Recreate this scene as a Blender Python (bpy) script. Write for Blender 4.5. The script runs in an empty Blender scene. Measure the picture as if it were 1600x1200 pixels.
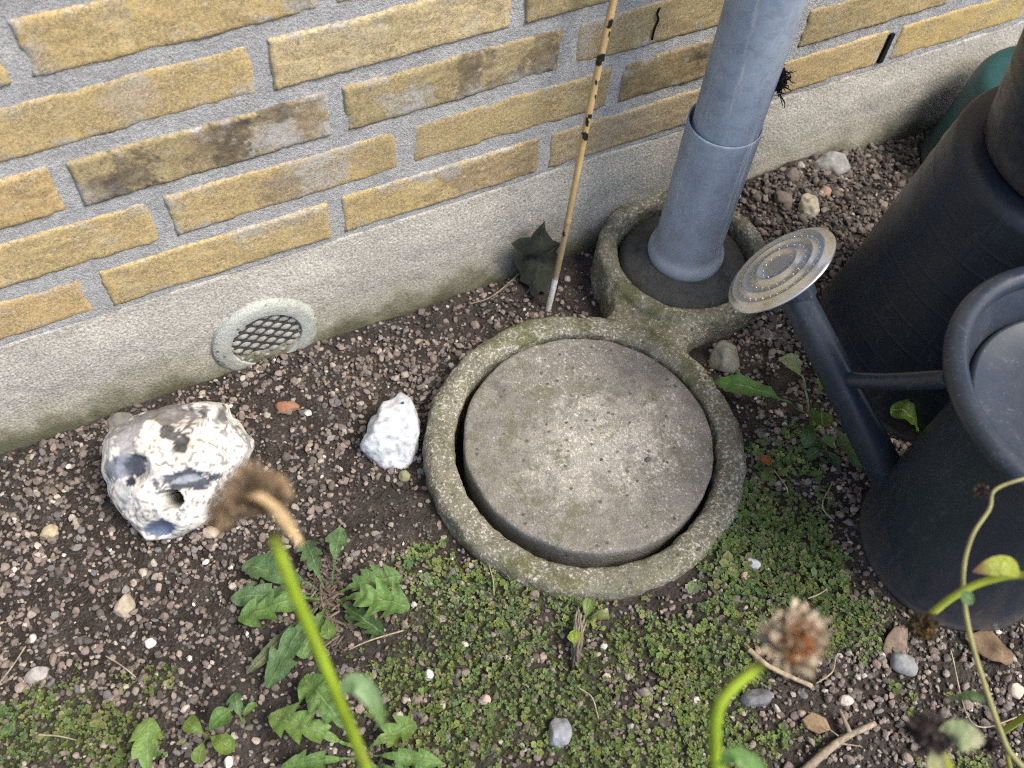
import bpy, bmesh, math, random
import numpy as np
from math import sin, cos, pi, radians
rng = np.random.default_rng(7)
random.seed(7)
scene = bpy.context.scene
COL = scene.collection

# ------------------------------------------------------------------ camera
F_PX = 1501.89                     # focal length in pixels of the 1600 x 1200 photograph
CAM = np.array([0.06296, -0.67291, 0.76389])
ROT = np.array([[0.89491705, -0.44285530, 0.05479650],
                [-0.34381188, -0.76257433, -0.54797243],
                [0.28445890, 0.47155018, -0.83469968]])   # right, down, forward
cd = bpy.data.cameras.new('camera')
cam = bpy.data.objects.new('camera', cd)
COL.objects.link(cam)
from mathutils import Matrix, Vector
m4 = Matrix.Identity(4)
for i in range(3):
    m4[i][0] = ROT[0][i]; m4[i][1] = -ROT[1][i]; m4[i][2] = -ROT[2][i]; m4[i][3] = CAM[i]
cam.matrix_world = m4
cd.sensor_width = 36.0
cd.lens = 36.0 * F_PX / 1600.0
cd.clip_start = 0.02
cd.clip_end = 200.0
cd.dof.use_dof = True
cd.dof.focus_distance = 0.97
cd.dof.aperture_fstop = 6.8
scene.camera = cam

# ------------------------------------------------------------------ sky, sun, exposure
SUN_EL, SUN_AZ = radians(57), radians(40)      # azimuth measured from -y towards +x
sun_dir = Vector((sin(SUN_AZ) * cos(SUN_EL), -cos(SUN_AZ) * cos(SUN_EL), sin(SUN_EL)))
world = bpy.data.worlds.new('World')
scene.world = world
world.use_nodes = True
wt = world.node_tree
wt.nodes.clear()
sky = wt.nodes.new('ShaderNodeTexSky')
sky.sky_type = 'NISHITA'
sky.sun_disc = False
sky.sun_elevation = SUN_EL
sky.sun_rotation = pi - SUN_AZ
sky.dust_density = 3.0
bg = wt.nodes.new('ShaderNodeBackground')
bg.inputs['Strength'].default_value = 0.15
wo = wt.nodes.new('ShaderNodeOutputWorld')
wt.links.new(sky.outputs[0], bg.inputs[0])
wt.links.new(bg.outputs[0], wo.inputs[0])
sl = bpy.data.lights.new('sun', 'SUN')
sl.energy = 2.15
sl.angle = radians(22)
sl.color = (1.0, 0.93, 0.82)
sun = bpy.data.objects.new('sun', sl)
COL.objects.link(sun)
sun.rotation_euler = sun_dir.to_track_quat('Z', 'Y').to_euler()
sun.location = (2, -2, 4)
scene.view_settings.view_transform = 'Standard'
scene.view_settings.look = 'None'
scene.view_settings.exposure = 0.76
scene.view_settings.gamma = 1.0
scene.view_settings.use_curve_mapping = False
scene.cycles.max_bounces = 6
scene.cycles.use_denoising = False
scene.cycles.filter_width = 1.15


# ------------------------------------------------------------------ helpers: photo pixel -> point in the place
def ray(x, y):
    return np.array([(x - 800) / F_PX, (y - 600) / F_PX, 1.0]) @ ROT

def gz(x, y, Z):
    d = ray(x, y)
    return CAM + d * (Z - CAM[2]) / d[2]

def at(x, y, D):
    return CAM + ray(x, y) * D

def topx(P):
    q = (np.asarray(P, float) - CAM) @ ROT.T
    return 800 + F_PX * q[..., 0] / q[..., 2], 600 + F_PX * q[..., 1] / q[..., 2]

def sstep(a, b, x):
    t = np.clip((x - a) / (b - a), 0, 1)
    return t * t * (3 - 2 * t)

def _hash(ix, iy, iz, s):
    h = (ix * 374761393 + iy * 668265263 + iz * 2147483647 + s * 974711) & 0xFFFFFFFF
    h = ((h ^ (h >> 13)) * 1274126177) & 0xFFFFFFFF
    h = ((h ^ (h >> 16)) * 2246822519) & 0xFFFFFFFF
    return ((h ^ (h >> 15)) & 0xFFFFFF) / float(0xFFFFFF)

def noise(P, scale, seed=0):
    p = np.asarray(P, float) * scale
    if p.shape[-1] == 2:
        p = np.concatenate([p, np.full(p.shape[:-1] + (1,), 0.37)], -1)
    i = np.floor(p).astype(np.int64)
    f = p - i
    f = f * f * (3 - 2 * f)
    out = 0
    for dx in (0, 1):
        for dy in (0, 1):
            for dz in (0, 1):
                w = (f[..., 0] if dx else 1 - f[..., 0]) * (f[..., 1] if dy else 1 - f[..., 1]) * (f[..., 2] if dz else 1 - f[..., 2])
                out = out + w * _hash(i[..., 0] + dx, i[..., 1] + dy, i[..., 2] + dz, seed)
    return out * 2 - 1

def fbm(P, scale, octv=4, seed=0, gain=0.5):
    a, s, o = 1.0, scale, 0
    for k in range(octv):
        o = o + a * noise(P, s, seed + k)
        a *= gain
        s *= 2.03
    return o

# height of the soil
def gh(x, y):
    x = np.asarray(x, float); y = np.asarray(y, float)
    z = -0.157 + 0.042 * sstep(0.0, 0.42, -y)
    z = z + 0.030 * np.exp(-((x - 0.86) / 0.13) ** 2 - (y / 0.14) ** 2)
    z = z + 0.006 * np.exp(-((x - 0.15) / 0.15) ** 2 - ((y + .05) / 0.07) ** 2)
    P = np.stack([x, y], -1)
    z = z + 0.004 * noise(P, 9, 3) + 0.0022 * noise(P, 30, 4)
    # soil sinks a little round the castings
    return z

def G(px, py, dz=0.0):
    Z = -0.125
    for _ in range(6):
        P = gz(px, py, Z + dz)
        Z = float(gh(P[0], P[1]))
    return gz(px, py, Z + dz)

# ------------------------------------------------------------------ helpers: meshes and objects
class MB:
    """collects verts, faces and an optional colour per vert"""
    def __init__(s):
        s.v, s.f, s.c, s.n = [], [], [], 0
    def add(s, V, Fc, col=None):
        V = np.asarray(V, float)
        s.v.append(V)
        s.f.extend([tuple(int(i) + s.n for i in fc) for fc in Fc])
        if col is None:
            col = (1, 1, 1)
        col = np.asarray(col, float)
        if col.ndim == 1:
            col = np.tile(col[:3], (len(V), 1))
        s.c.append(col[:, :3])
        s.n += len(V)
        return s
    def build(s, name, mat, parent=None, smooth=True, origin=None):
        V = np.concatenate(s.v)
        return link_mesh(name, V, s.f, mat, parent, smooth, np.concatenate(s.c), origin)

def base_of(o):
    p = np.zeros(3)
    while o is not None:
        p += np.array(o.location)
        o = o.parent
    return p

def link_mesh(name, V, Fc, mat, parent=None, smooth=True, col=None, origin=None):
    me = bpy.data.meshes.new(name)
    off = base_of(parent) if parent is not None else np.zeros(3)
    loc = np.zeros(3)
    if origin is not None:
        loc = np.asarray(origin, float) - off
    V = np.asarray(V, float) - off - loc
    me.from_pydata(V.tolist(), [], [tuple(x) for x in Fc])
    if smooth:
        me.polygons.foreach_set('use_smooth', np.ones(len(me.polygons), bool))
    if col is not None:
        a = me.color_attributes.new('Col', 'FLOAT_COLOR', 'POINT')
        a.data.foreach_set('color', np.concatenate([col, np.ones((len(col), 1))], 1).astype(np.float32).ravel())
    if mat is not None:
        me.materials.append(mat)
    me.update()
    o = bpy.data.objects.new(name, me)
    COL.objects.link(o)
    o.location = loc
    if parent is not None:
        o.parent = parent
    return o

def tag(o, label=None, cat=None, group=None, kind=None):
    if label: o['label'] = label
    if cat: o['category'] = cat
    if group: o['group'] = group
    if kind: o['kind'] = kind
    return o

def thing(name, loc, label, cat, group=None):
    o = bpy.data.objects.new(name, None)
    COL.objects.link(o)
    o.location = [float(a) for a in loc]
    o.empty_display_size = 0.02
    return tag(o, label, cat, group)

def grid_faces(nu, nv, wrap_u=False, wrap_v=False):
    """verts indexed [u*nv+v]"""
    out = []
    for u in range(nu if wrap_u else nu - 1):
        u2 = (u + 1) % nu
        for v in range(nv if wrap_v else nv - 1):
            v2 = (v + 1) % nv
            out.append((u * nv + v, u2 * nv + v, u2 * nv + v2, u * nv + v2))
    return out

def frame_of(t, up=(0, 0, 1)):
    t = np.asarray(t, float); t = t / np.linalg.norm(t)
    a = np.cross(t, up)
    if np.linalg.norm(a) < 1e-4:
        a = np.cross(t, (1, 0, 0))
    a /= np.linalg.norm(a)
    return t, a, np.cross(a, t)

def spline(pts, n):
    pts = np.asarray(pts, float)
    k = len(pts)
    if k == 2:
        return pts[0] + (pts[1] - pts[0]) * np.linspace(0, 1, n)[:, None]
    ext = np.vstack([2 * pts[0] - pts[1], pts, 2 * pts[-1] - pts[-2]])
    s = np.linspace(0, k - 1 - 1e-9, n)
    i = s.astype(int); t = (s - i)[:, None]
    p0, p1, p2, p3 = ext[i], ext[i + 1], ext[i + 2], ext[i + 3]
    return 0.5 * (2 * p1 + (p2 - p0) * t + (2 * p0 - 5 * p1 + 4 * p2 - p3) * t ** 2 + (3 * p1 - p0 - 3 * p2 + p3) * t ** 3)

def tube(path, rad, sides=10, closed=False, caps=True, jit=0, seed=0):
    path = np.asarray(path, float)
    n = len(path)
    rad = np.broadcast_to(np.asarray(rad, float), (n,))
    V = []
    prev = None
    for i in range(n):
        if closed:
            t = path[(i + 1) % n] - path[i - 1]
        else:
            t = path[min(i + 1, n - 1)] - path[max(i - 1, 0)]
        t = t / (np.linalg.norm(t) + 1e-12)
        if prev is None:
            _, a, b = frame_of(t)
        else:
            a = prev - t * np.dot(prev, t); a /= np.linalg.norm(a); b = np.cross(a, t)
        prev = a
        ang = np.linspace(0, 2 * pi, sides, endpoint=False)
        V.append(path[i] + rad[i] * (np.cos(ang)[:, None] * a + np.sin(ang)[:, None] * b))
    V = np.concatenate(V)
    Fc = grid_faces(n, sides, wrap_u=closed, wrap_v=True)
    if caps and not closed:
        V = np.vstack([V, path[0], path[-1]])
        k = len(V)
        for j in range(sides):
            Fc.append((j, k - 2, (j + 1) % sides)[::-1])
            b0 = (n - 1) * sides
            Fc.append((b0 + j, k - 1, b0 + (j + 1) % sides))
    if jit:
        V = V + jit * np.stack([noise(V, 1.0 / (jit * 8), seed + q) for q in range(3)], -1)
    return V, Fc

def revolve(profile, center, n=64, axis=(0, 0, 1), close=False):
    """profile list of (r, h) swept about axis through center"""
    prof = np.asarray(profile, float)
    ax = np.asarray(axis, float); ax /= np.linalg.norm(ax)
    _, a, b = frame_of(ax, (0, 1, 0.001))
    ang = np.linspace(0, 2 * pi, n, endpoint=False)
    d = np.cos(ang)[:, None] * a + np.sin(ang)[:, None] * b
    V = (np.asarray(center, float) + prof[None, :, 0, None] * d[:, None, :] + prof[None, :, 1, None] * ax).reshape(-1, 3)
    return V, grid_faces(n, len(prof), wrap_u=True, wrap_v=close)

def blade(pts, wl, wr, up, fold=0.0, cup=0.0):
    """leaf strip: mid line pts, half widths left and right, up vector"""
    pts = np.asarray(pts, float); n = len(pts)
    T = np.gradient(pts, axis=0)
    T /= np.linalg.norm(T, axis=1)[:, None] + 1e-12
    up = np.asarray(up, float)
    S = np.cross(T, up); S /= np.linalg.norm(S, axis=1)[:, None] + 1e-9
    U = np.cross(S, T)
    wl = np.asarray(wl, float)[:, None]; wr = np.asarray(wr, float)[:, None]
    L = pts - S * wl + U * wl * fold
    L2 = pts - S * wl * .5 + U * wl * (fold * .5 - cup)
    Rr = pts + S * wr + U * wr * fold
    R2 = pts + S * wr * .5 + U * wr * (fold * .5 - cup)
    m1 = pts - S * np.minimum(wl * .10, .0009); m2 = pts + S * np.minimum(wr * .10, .0009)
    V = np.stack([L, L2, m1, pts + U * .0003, m2, R2, Rr], 1).reshape(-1, 3)
    return V, grid_faces(n, 7)

def ico(sub):
    bm = bmesh.new()
    bmesh.ops.create_icosphere(bm, subdivisions=sub, radius=1.0)
    V = np.array([v.co[:] for v in bm.verts])
    Fc = [tuple(v.index for v in f.verts) for f in bm.faces]
    bm.free()
    return V, Fc
ICO = {k: ico(k) for k in (1, 2, 3, 4, 5, 6)}

# ------------------------------------------------------------------ helpers: materials
class NT:
    def __init__(s, name):
        s.m = bpy.data.materials.new(name)
        s.m.use_nodes = True
        s.t = s.m.node_tree
        s.b = s.t.nodes['Principled BSDF']
        s.out = s.t.nodes['Material Output']
        s.co = s.t.nodes.new('ShaderNodeTexCoord').outputs['Object']
    def link(s, a, b):
        if hasattr(a, 'is_output') or isinstance(a, bpy.types.NodeSocket):
            s.t.links.new(a, b)
        else:
            b.default_value = a
    def noise(s, scale, detail=4, rough=0.55, co=None, dist=0.0):
        n = s.t.nodes.new('ShaderNodeTexNoise')
        n.inputs['Scale'].default_value = scale
        n.inputs['Detail'].default_value = detail
        n.inputs['Roughness'].default_value = rough
        n.inputs['Distortion'].default_value = dist
        s.t.links.new(co or s.co, n.inputs['Vector'])
        return n.outputs['Fac']
    def voro(s, scale, co=None, feature='F1', out='Distance', rand=1.0):
        n = s.t.nodes.new('ShaderNodeTexVoronoi')
        n.feature = feature
        n.inputs['Scale'].default_value = scale
        n.inputs['Randomness'].default_value = rand
        s.t.links.new(co or s.co, n.inputs['Vector'])
        return n.outputs[out]
    def mapping(s, scale=(1, 1, 1), rot=(0, 0, 0)):
        n = s.t.nodes.new('ShaderNodeMapping')
        n.inputs['Scale'].default_value = scale
        n.inputs['Rotation'].default_value = rot
        s.t.links.new(s.co, n.inputs['Vector'])
        return n.outputs[0]
    def ramp(s, fac, stops):
        n = s.t.nodes.new('ShaderNodeValToRGB')
        el = n.color_ramp.elements
        while len(el) < len(stops):
            el.new(0.5)
        for e, (p, c) in zip(el, stops):
            e.position = p
            e.color = (c, c, c, 1) if isinstance(c, (int, float)) else (*c, 1)
        s.t.links.new(fac, n.inputs[0])
        return n.outputs[0]
    def mix(s, fac, a, b, mode='MIX'):
        n = s.t.nodes.new('ShaderNodeMix')
        n.data_type = 'RGBA'
        n.blend_type = mode
        ia, ib = n.inputs[6], n.inputs[7]
        s.link(fac, n.inputs[0])
        for v, i in ((a, ia), (b, ib)):
            if isinstance(v, tuple):
                i.default_value = (*v, 1) if len(v) == 3 else v
            else:
                s.t.links.new(v, i)
        return n.outputs[2]
    def math(s, op, a, b=0.0, clamp=False):
        n = s.t.nodes.new('ShaderNodeMath')
        n.operation = op
        n.use_clamp = clamp
        s.link(a, n.inputs[0]); s.link(b, n.inputs[1])
        return n.outputs[0]
    def xyz(s, co=None):
        n = s.t.nodes.new('ShaderNodeSeparateXYZ')
        s.t.links.new(co or s.co, n.inputs[0])
        return n.outputs
    def attr(s, name='Col'):
        n = s.t.nodes.new('ShaderNodeAttribute')
        n.attribute_name = name
        return n.outputs['Color']
    def bump(s, h, strength=0.5, dist=0.002, prev=None):
        n = s.t.nodes.new('ShaderNodeBump')
        n.inputs['Strength'].default_value = strength
        n.inputs['Distance'].default_value = dist
        s.t.links.new(h, n.inputs['Height'])
        if prev is not None:
            s.t.links.new(prev, n.inputs['Normal'])
        return n.outputs[0]
    def fin(s, color, rough=0.9, normal=None, spec=0.3, metal=0.0, transl=0.0):
        s.link((*color, 1) if isinstance(color, tuple) else color, s.b.inputs['Base Color'])
        s.link(rough, s.b.inputs['Roughness'])
        s.b.inputs['Specular IOR Level'].default_value = spec
        s.b.inputs['Metallic'].default_value = metal
        if normal is not None:
            s.t.links.new(normal, s.b.inputs['Normal'])
        if transl:
            tr = s.t.nodes.new('ShaderNodeBsdfTranslucent')
            s.link((*color, 1) if isinstance(color, tuple) else color, tr.inputs['Color'])
            mx = s.t.nodes.new('ShaderNodeMixShader')
            mx.inputs[0].default_value = transl
            s.t.links.new(s.b.outputs[0], mx.inputs[1])
            s.t.links.new(tr.outputs[0], mx.inputs[2])
            s.t.links.new(mx.outputs[0], s.out.inputs['Surface'])
        return s.m

def m_brick():
    n = NT('brick_clay')
    c = n.attr()
    big = n.noise(38, 5, 0.6)
    fine = n.noise(380, 4, 0.7)
    mid = n.noise(170, 6, 0.75, dist=0.9)
    col = n.mix(n.ramp(big, [(0.35, 0.0), (0.7, 0.55)]), c, (0.50, 0.40, 0.24))
    col = n.mix(1.0, col, n.ramp(fine, [(0.3, 0.62), (0.5, 1.0), (0.7, 1.28)]), 'MULTIPLY')
    col = n.mix(n.ramp(mid, [(0.32, 0.75), (0.415, 0.0)]), col, (0.17, 0.125, 0.07))
    wr = n.noise(95, 6, 0.7, n.mapping((1, 1, 1.6), (0, 0.35, 0)), 1.5)
    crk = n.ramp(n.math('ABSOLUTE', n.math('SUBTRACT', wr, 0.5)), [(0.0, 1.0), (0.026, 0.0)])
    crk = n.math('MULTIPLY', crk, n.ramp(big, [(0.40, 0.1), (0.56, 0.85)]))
    col = n.mix(crk, col, (0.20, 0.135, 0.06))
    wh = n.noise(75, 5, 0.75)
    col = n.mix(n.ramp(wh, [(0.60, 0.0), (0.70, 0.55)]), col, (0.52, 0.505, 0.475))
    pit = n.voro(190)
    h = n.math('ADD', n.math('MULTIPLY', mid, 1.0), n.math('MULTIPLY', fine, 0.5))
    h = n.math('SUBTRACT', h, n.math('MULTIPLY', crk, 0.5))
    nb = n.bump(h, 0.5, 0.0014)
    nb = n.bump(n.ramp(pit, [(0.05, 0.0), (0.16, 1.0)]), 0.35, 0.0012, nb)
    return n.fin(col, 0.93, nb, 0.15)

def m_mortar():
    n = NT('lime_mortar')
    big = n.noise(28, 4, 0.6)
    gr = n.noise(650, 3, 0.7)
    md = n.noise(160, 4, 0.7)
    col = n.ramp(big, [(0.3, (0.38, 0.38, 0.375)), (0.55, (0.47, 0.47, 0.465)), (0.75, (0.55, 0.54, 0.52))])
    col = n.mix(1.0, col, n.ramp(gr, [(0.28, 0.62), (0.5, 1.0), (0.68, 1.28)]), 'MULTIPLY')
    col = n.mix(1.0, col, n.ramp(md, [(0.3, 0.8), (0.6, 1.05)]), 'MULTIPLY')
    h = n.math('ADD', n.math('MULTIPLY', md, 1.2), gr)
    return n.fin(col, 0.95, n.bump(h, 0.8, 0.0022), 0.12)

def m_plinth():
    n = NT('plinth_render')
    x, y, z = n.xyz()
    big = n.noise(14, 4, 0.6)
    gr = n.noise(430, 3, 0.75)
    vs = n.voro(300)
    col = n.ramp(big, [(0.3, (0.40, 0.38, 0.335)), (0.7, (0.49, 0.465, 0.41))])
    col = n.mix(1.0, col, n.ramp(gr, [(0.3, 0.45), (0.5, 1.0), (0.68, 1.55)]), 'MULTIPLY')
    col = n.mix(n.ramp(vs, [(0.12, 0.55), (0.25, 0.0)]), col, (0.62, 0.60, 0.56))
    # algae near the soil
    mz = n.noise(22, 5, 0.65)
    lvl = n.math('ADD', z, n.math('MULTIPLY', n.math('SUBTRACT', mz, 0.5), 0.10))
    a2 = n.t.nodes.new('ShaderNodeMapRange')
    a2.inputs['From Min'].default_value = 0.078; a2.inputs['From Max'].default_value = 0.008
    n.t.links.new(lvl, a2.inputs['Value'])
    col = n.mix(n.math('MULTIPLY', a2.outputs[0], 0.62), col, (0.13, 0.125, 0.055))
    a3 = n.t.nodes.new('ShaderNodeMapRange')
    a3.inputs['From Min'].default_value = 0.036; a3.inputs['From Max'].default_value = 0.002
    n.t.links.new(lvl, a3.inputs['Value'])
    col = n.mix(n.math('MULTIPLY', a3.outputs[0], 0.75), col, (0.06, 0.065, 0.03))
    h = n.math('ADD', gr, n.math('MULTIPLY', vs, -0.8))
    return n.fin(col, 0.95, n.bump(h, 0.45, 0.0014), 0.12)

def m_concrete(name, base, fleck, moss, moss_amt=0.5, fleck_scale=260, stretch=(1, 1, 1), fleck_lo=0.57, dark=0.6, pale_patch=False):
    n = NT(name)
    st = n.mapping(stretch, (0, 0, 0.6))
    big = n.noise(11, 4, 0.6)
    md = n.noise(60, 5, 0.65)
    fl = n.noise(fleck_scale, 3, 0.7, st)
    gr = n.noise(600, 2, 0.7)
    col = n.mix(n.ramp(md, [(0.3, dark), (0.55, 0.0)]), base, tuple(c * 0.55 for c in base))
    fk = n.math('ADD', fl, n.math('MULTIPLY', n.math('SUBTRACT', big, 0.5), 0.35))
    if pale_patch:        # broad blotchy patch across the lid, paler and more flecked
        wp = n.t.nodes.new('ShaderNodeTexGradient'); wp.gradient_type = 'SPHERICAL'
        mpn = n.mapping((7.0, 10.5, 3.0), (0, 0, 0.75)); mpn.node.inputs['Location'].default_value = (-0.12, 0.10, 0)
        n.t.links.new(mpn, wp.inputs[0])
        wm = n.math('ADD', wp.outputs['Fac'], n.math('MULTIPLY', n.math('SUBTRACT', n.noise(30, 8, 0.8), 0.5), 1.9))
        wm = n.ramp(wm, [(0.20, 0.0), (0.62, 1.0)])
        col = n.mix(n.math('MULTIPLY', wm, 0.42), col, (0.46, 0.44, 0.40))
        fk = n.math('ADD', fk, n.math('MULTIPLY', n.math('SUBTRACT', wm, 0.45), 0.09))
    col = n.mix(n.ramp(fk, [(fleck_lo, 0.0), (fleck_lo + 0.16, 0.85)]), col, fleck)
    pt = n.voro(70)
    col = n.mix(n.ramp(pt, [(0.10, 0.8), (0.17, 0.0)]), col, (0.07, 0.065, 0.06))
    blt = n.noise(38, 6, 0.75, None, 0.6)
    col = n.mix(n.ramp(blt, [(0.36, 0.55), (0.50, 0.0)]), col, tuple(c * 0.5 for c in base))
    ms = n.noise(24, 5, 0.7)
    ms2 = n.noise(170, 3, 0.7)
    mm = n.math('ADD', ms, n.math('MULTIPLY', n.math('SUBTRACT', ms2, 0.5), 0.4))
    lo = 0.62 - 0.22 * moss_amt
    col = n.mix(n.ramp(mm, [(lo, 0.0), (lo + 0.14, 0.85)]), col, moss)
    col = n.mix(1.0, col, n.ramp(gr, [(0.3, 0.7), (0.5, 1.0), (0.72, 1.25)]), 'MULTIPLY')
    h = n.math('ADD', n.math('MULTIPLY', fl, 1.0), n.math('MULTIPLY', gr, 0.6))
    nb = n.bump(h, 0.6, 0.0018)
    nb = n.bump(md, 0.5, 0.003, nb)
    return n.fin(col, 0.95, nb, 0.12)

def m_soil():
    n = NT('soil')
    a = n.noise(45, 6, 0.65)
    b = n.noise(380, 4, 0.7)
    col = n.ramp(a, [(0.3, (0.040, 0.034, 0.030)), (0.55, (0.080, 0.068, 0.060)), (0.75, (0.135, 0.115, 0.101))])
    col = n.mix(1.0, col, n.ramp(b, [(0.3, 0.6), (0.55, 1.0), (0.75, 1.6)]), 'MULTIPLY')
    flm = n.math('MULTIPLY', n.t.nodes.new('ShaderNodeSeparateColor').outputs[0], 1.0)
    sc_ = flm.node.inputs[0].links[0].from_node
    n.t.links.new(n.attr(), sc_.inputs[0])
    col = n.mix(n.math('MULTIPLY', flm, n.ramp(b, [(0.35, 0.25), (0.6, 0.9)])), col, (0.085, 0.105, 0.040))
    vb = n.voro(240)
    return n.fin(col, 0.96, n.bump(n.math('ADD', b, n.math('MULTIPLY', vb, -0.7)), 1.0, 0.004), 0.15)

def m_vcol(name, rough=0.9, spec=0.2, nscale=350, amt=0.35, bump=0.4, bd=0.001, transl=0.0):
    n = NT(name)
    b = n.noise(nscale, 4, 0.65)
    col = n.mix(1.0, n.attr(), n.ramp(b, [(0.25, 1 - amt), (0.5, 1.0), (0.75, 1 + amt)]), 'MULTIPLY')
    return n.fin(col, rough, n.bump(b, bump, bd), spec, transl=transl)

def m_leaf(name, spec=0.35, rough=0.5, transl=0.25):
    n = NT(name)
    b = n.noise(260, 4, 0.6)
    v = n.voro(170, feature='DISTANCE_TO_EDGE')
    col = n.mix(1.0, n.attr(), n.ramp(b, [(0.25, 0.75), (0.5, 1.0), (0.75, 1.25)]), 'MULTIPLY')
    nb = n.bump(n.ramp(v, [(0.0, 0.0), (0.12, 1.0)]), 0.35, 0.0012)
    return n.fin(col, rough, nb, spec, transl=transl)

def m_plastic(name, base, dust, rough=0.38, dust_amt=0.5, streak=True):
    n = NT(name)
    a = n.noise(13, 6, 0.7)
    sp = n.noise(420, 3, 0.75)
    sc = n.noise(70, 6, 0.8, n.mapping((1, 1, 0.20)), 1.2)
    hv = n.voro(130)
    pale = tuple(min(1, c * 2.4 + 0.03) for c in dust)
    col = n.mix(n.ramp(a, [(0.30, 0.0), (0.70, dust_amt)]), base, dust)
    col = n.mix(n.ramp(sp, [(0.60, 0.0), (0.74, 0.5)]), col, pale)
    col = n.mix(n.ramp(hv, [(0.04, 0.8), (0.085, 0.0)]), col, tuple(c * 1.3 for c in pale))
    if streak:
        col = n.mix(n.ramp(sc, [(0.57, 0.0), (0.70, 0.45)]), col, tuple(c * .8 for c in pale))
        w1 = n.noise(26, 3, 0.5, n.mapping((1, 1, 1), (0.5, 0.3, 0.2)), 2.0)       # hairline scratches
        scr = n.ramp(n.math('ABSOLUTE', n.math('SUBTRACT', w1, 0.5)), [(0.0, 0.5), (0.006, 0.0)])
        scr = n.math('MULTIPLY', scr, n.ramp(sc, [(0.45, 0.0), (0.6, 1.0)]))
        col = n.mix(scr, col, pale)
    # dried soil splashed up from the ground
    spl = n.noise(55, 6, 0.75)
    zz = n.math('ADD', n.xyz()[2], n.math('MULTIPLY', n.math('SUBTRACT', spl, 0.5), 0.16))
    mr = n.t.nodes.new('ShaderNodeMapRange')
    mr.inputs['From Min'].default_value = 0.055; mr.inputs['From Max'].default_value = -0.02
    n.t.links.new(zz, mr.inputs['Value'])
    col = n.mix(n.math('MULTIPLY', mr.outputs[0], 0.75), col, (0.105, 0.092, 0.080))
    r = n.ramp(a, [(0.3, rough - 0.08), (0.7, rough + 0.2)])
    return n.fin(col, r, n.bump(sp, 0.12, 0.0008), 0.5)

def m_zinc():
    n = NT('grey_pipe_plastic')
    a = n.noise(16, 6, 0.65)
    st = n.noise(34, 6, 0.7, n.mapping((1, 1, 0.10)))
    st2 = n.noise(75, 5, 0.75, n.mapping((1, 1, 0.06)))
    sp = n.noise(300, 4, 0.8)
    blot = n.noise(70, 6, 0.75, None, 0.8)
    col = n.ramp(a, [(0.3, (0.245, 0.305, 0.400)), (0.7, (0.370, 0.430, 0.520))])
    col = n.mix(n.ramp(blot, [(0.40, 0.55), (0.52, 0.0)]), col, (0.22, 0.26, 0.33))
    col = n.mix(n.ramp(st, [(0.52, 0.0), (0.68, 0.35)]), col, (0.44, 0.47, 0.51))
    col = n.mix(n.ramp(st2, [(0.58, 0.0), (0.68, 0.7)]), col, (0.62, 0.63, 0.64))
    col = n.mix(n.ramp(sp, [(0.61, 0.0), (0.70, 0.75)]), col, (0.66, 0.67, 0.68))
    col = n.mix(n.ramp(sp, [(0.29, 0.7), (0.36, 0.0)]), col, (0.09, 0.10, 0.12))
    z = n.xyz()[2]
    mp = n.t.nodes.new('ShaderNodeMapRange')       # splashed mud at the foot
    mp.inputs['From Min'].default_value = 0.12; mp.inputs['From Max'].default_value = -0.01
    n.t.links.new(n.math('ADD', z, n.math('MULTIPLY', n.math('SUBTRACT', blot, 0.5), 0.25)), mp.inputs['Value'])
    mud = n.math('MULTIPLY', mp.outputs[0], n.ramp(sp, [(0.40, 0.15), (0.60, 0.7)]))
    col = n.mix(mud, col, (0.36, 0.34, 0.30))
    return n.fin(col, n.ramp(a, [(0.3, 0.40), (0.7, 0.62)]), n.bump(blot, 0.10, 0.002), 0.4)

def m_brass():
    n = NT('tarnished_brass')
    a = n.noise(30, 5, 0.65)
    b = n.noise(220, 4, 0.7)
    col = n.ramp(a, [(0.40, (0.80, 0.82, 0.84)), (0.58, (0.70, 0.70, 0.68)), (0.75, (0.48, 0.42, 0.33))])
    col = n.mix(n.ramp(b, [(0.6, 0.0), (0.75, 0.5)]), col, (0.30, 0.26, 0.20))
    return n.fin(col, n.ramp(a, [(0.35, 0.18), (0.7, 0.42)]), n.bump(b, 0.1, 0.0008), 0.5, metal=0.9)

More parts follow.
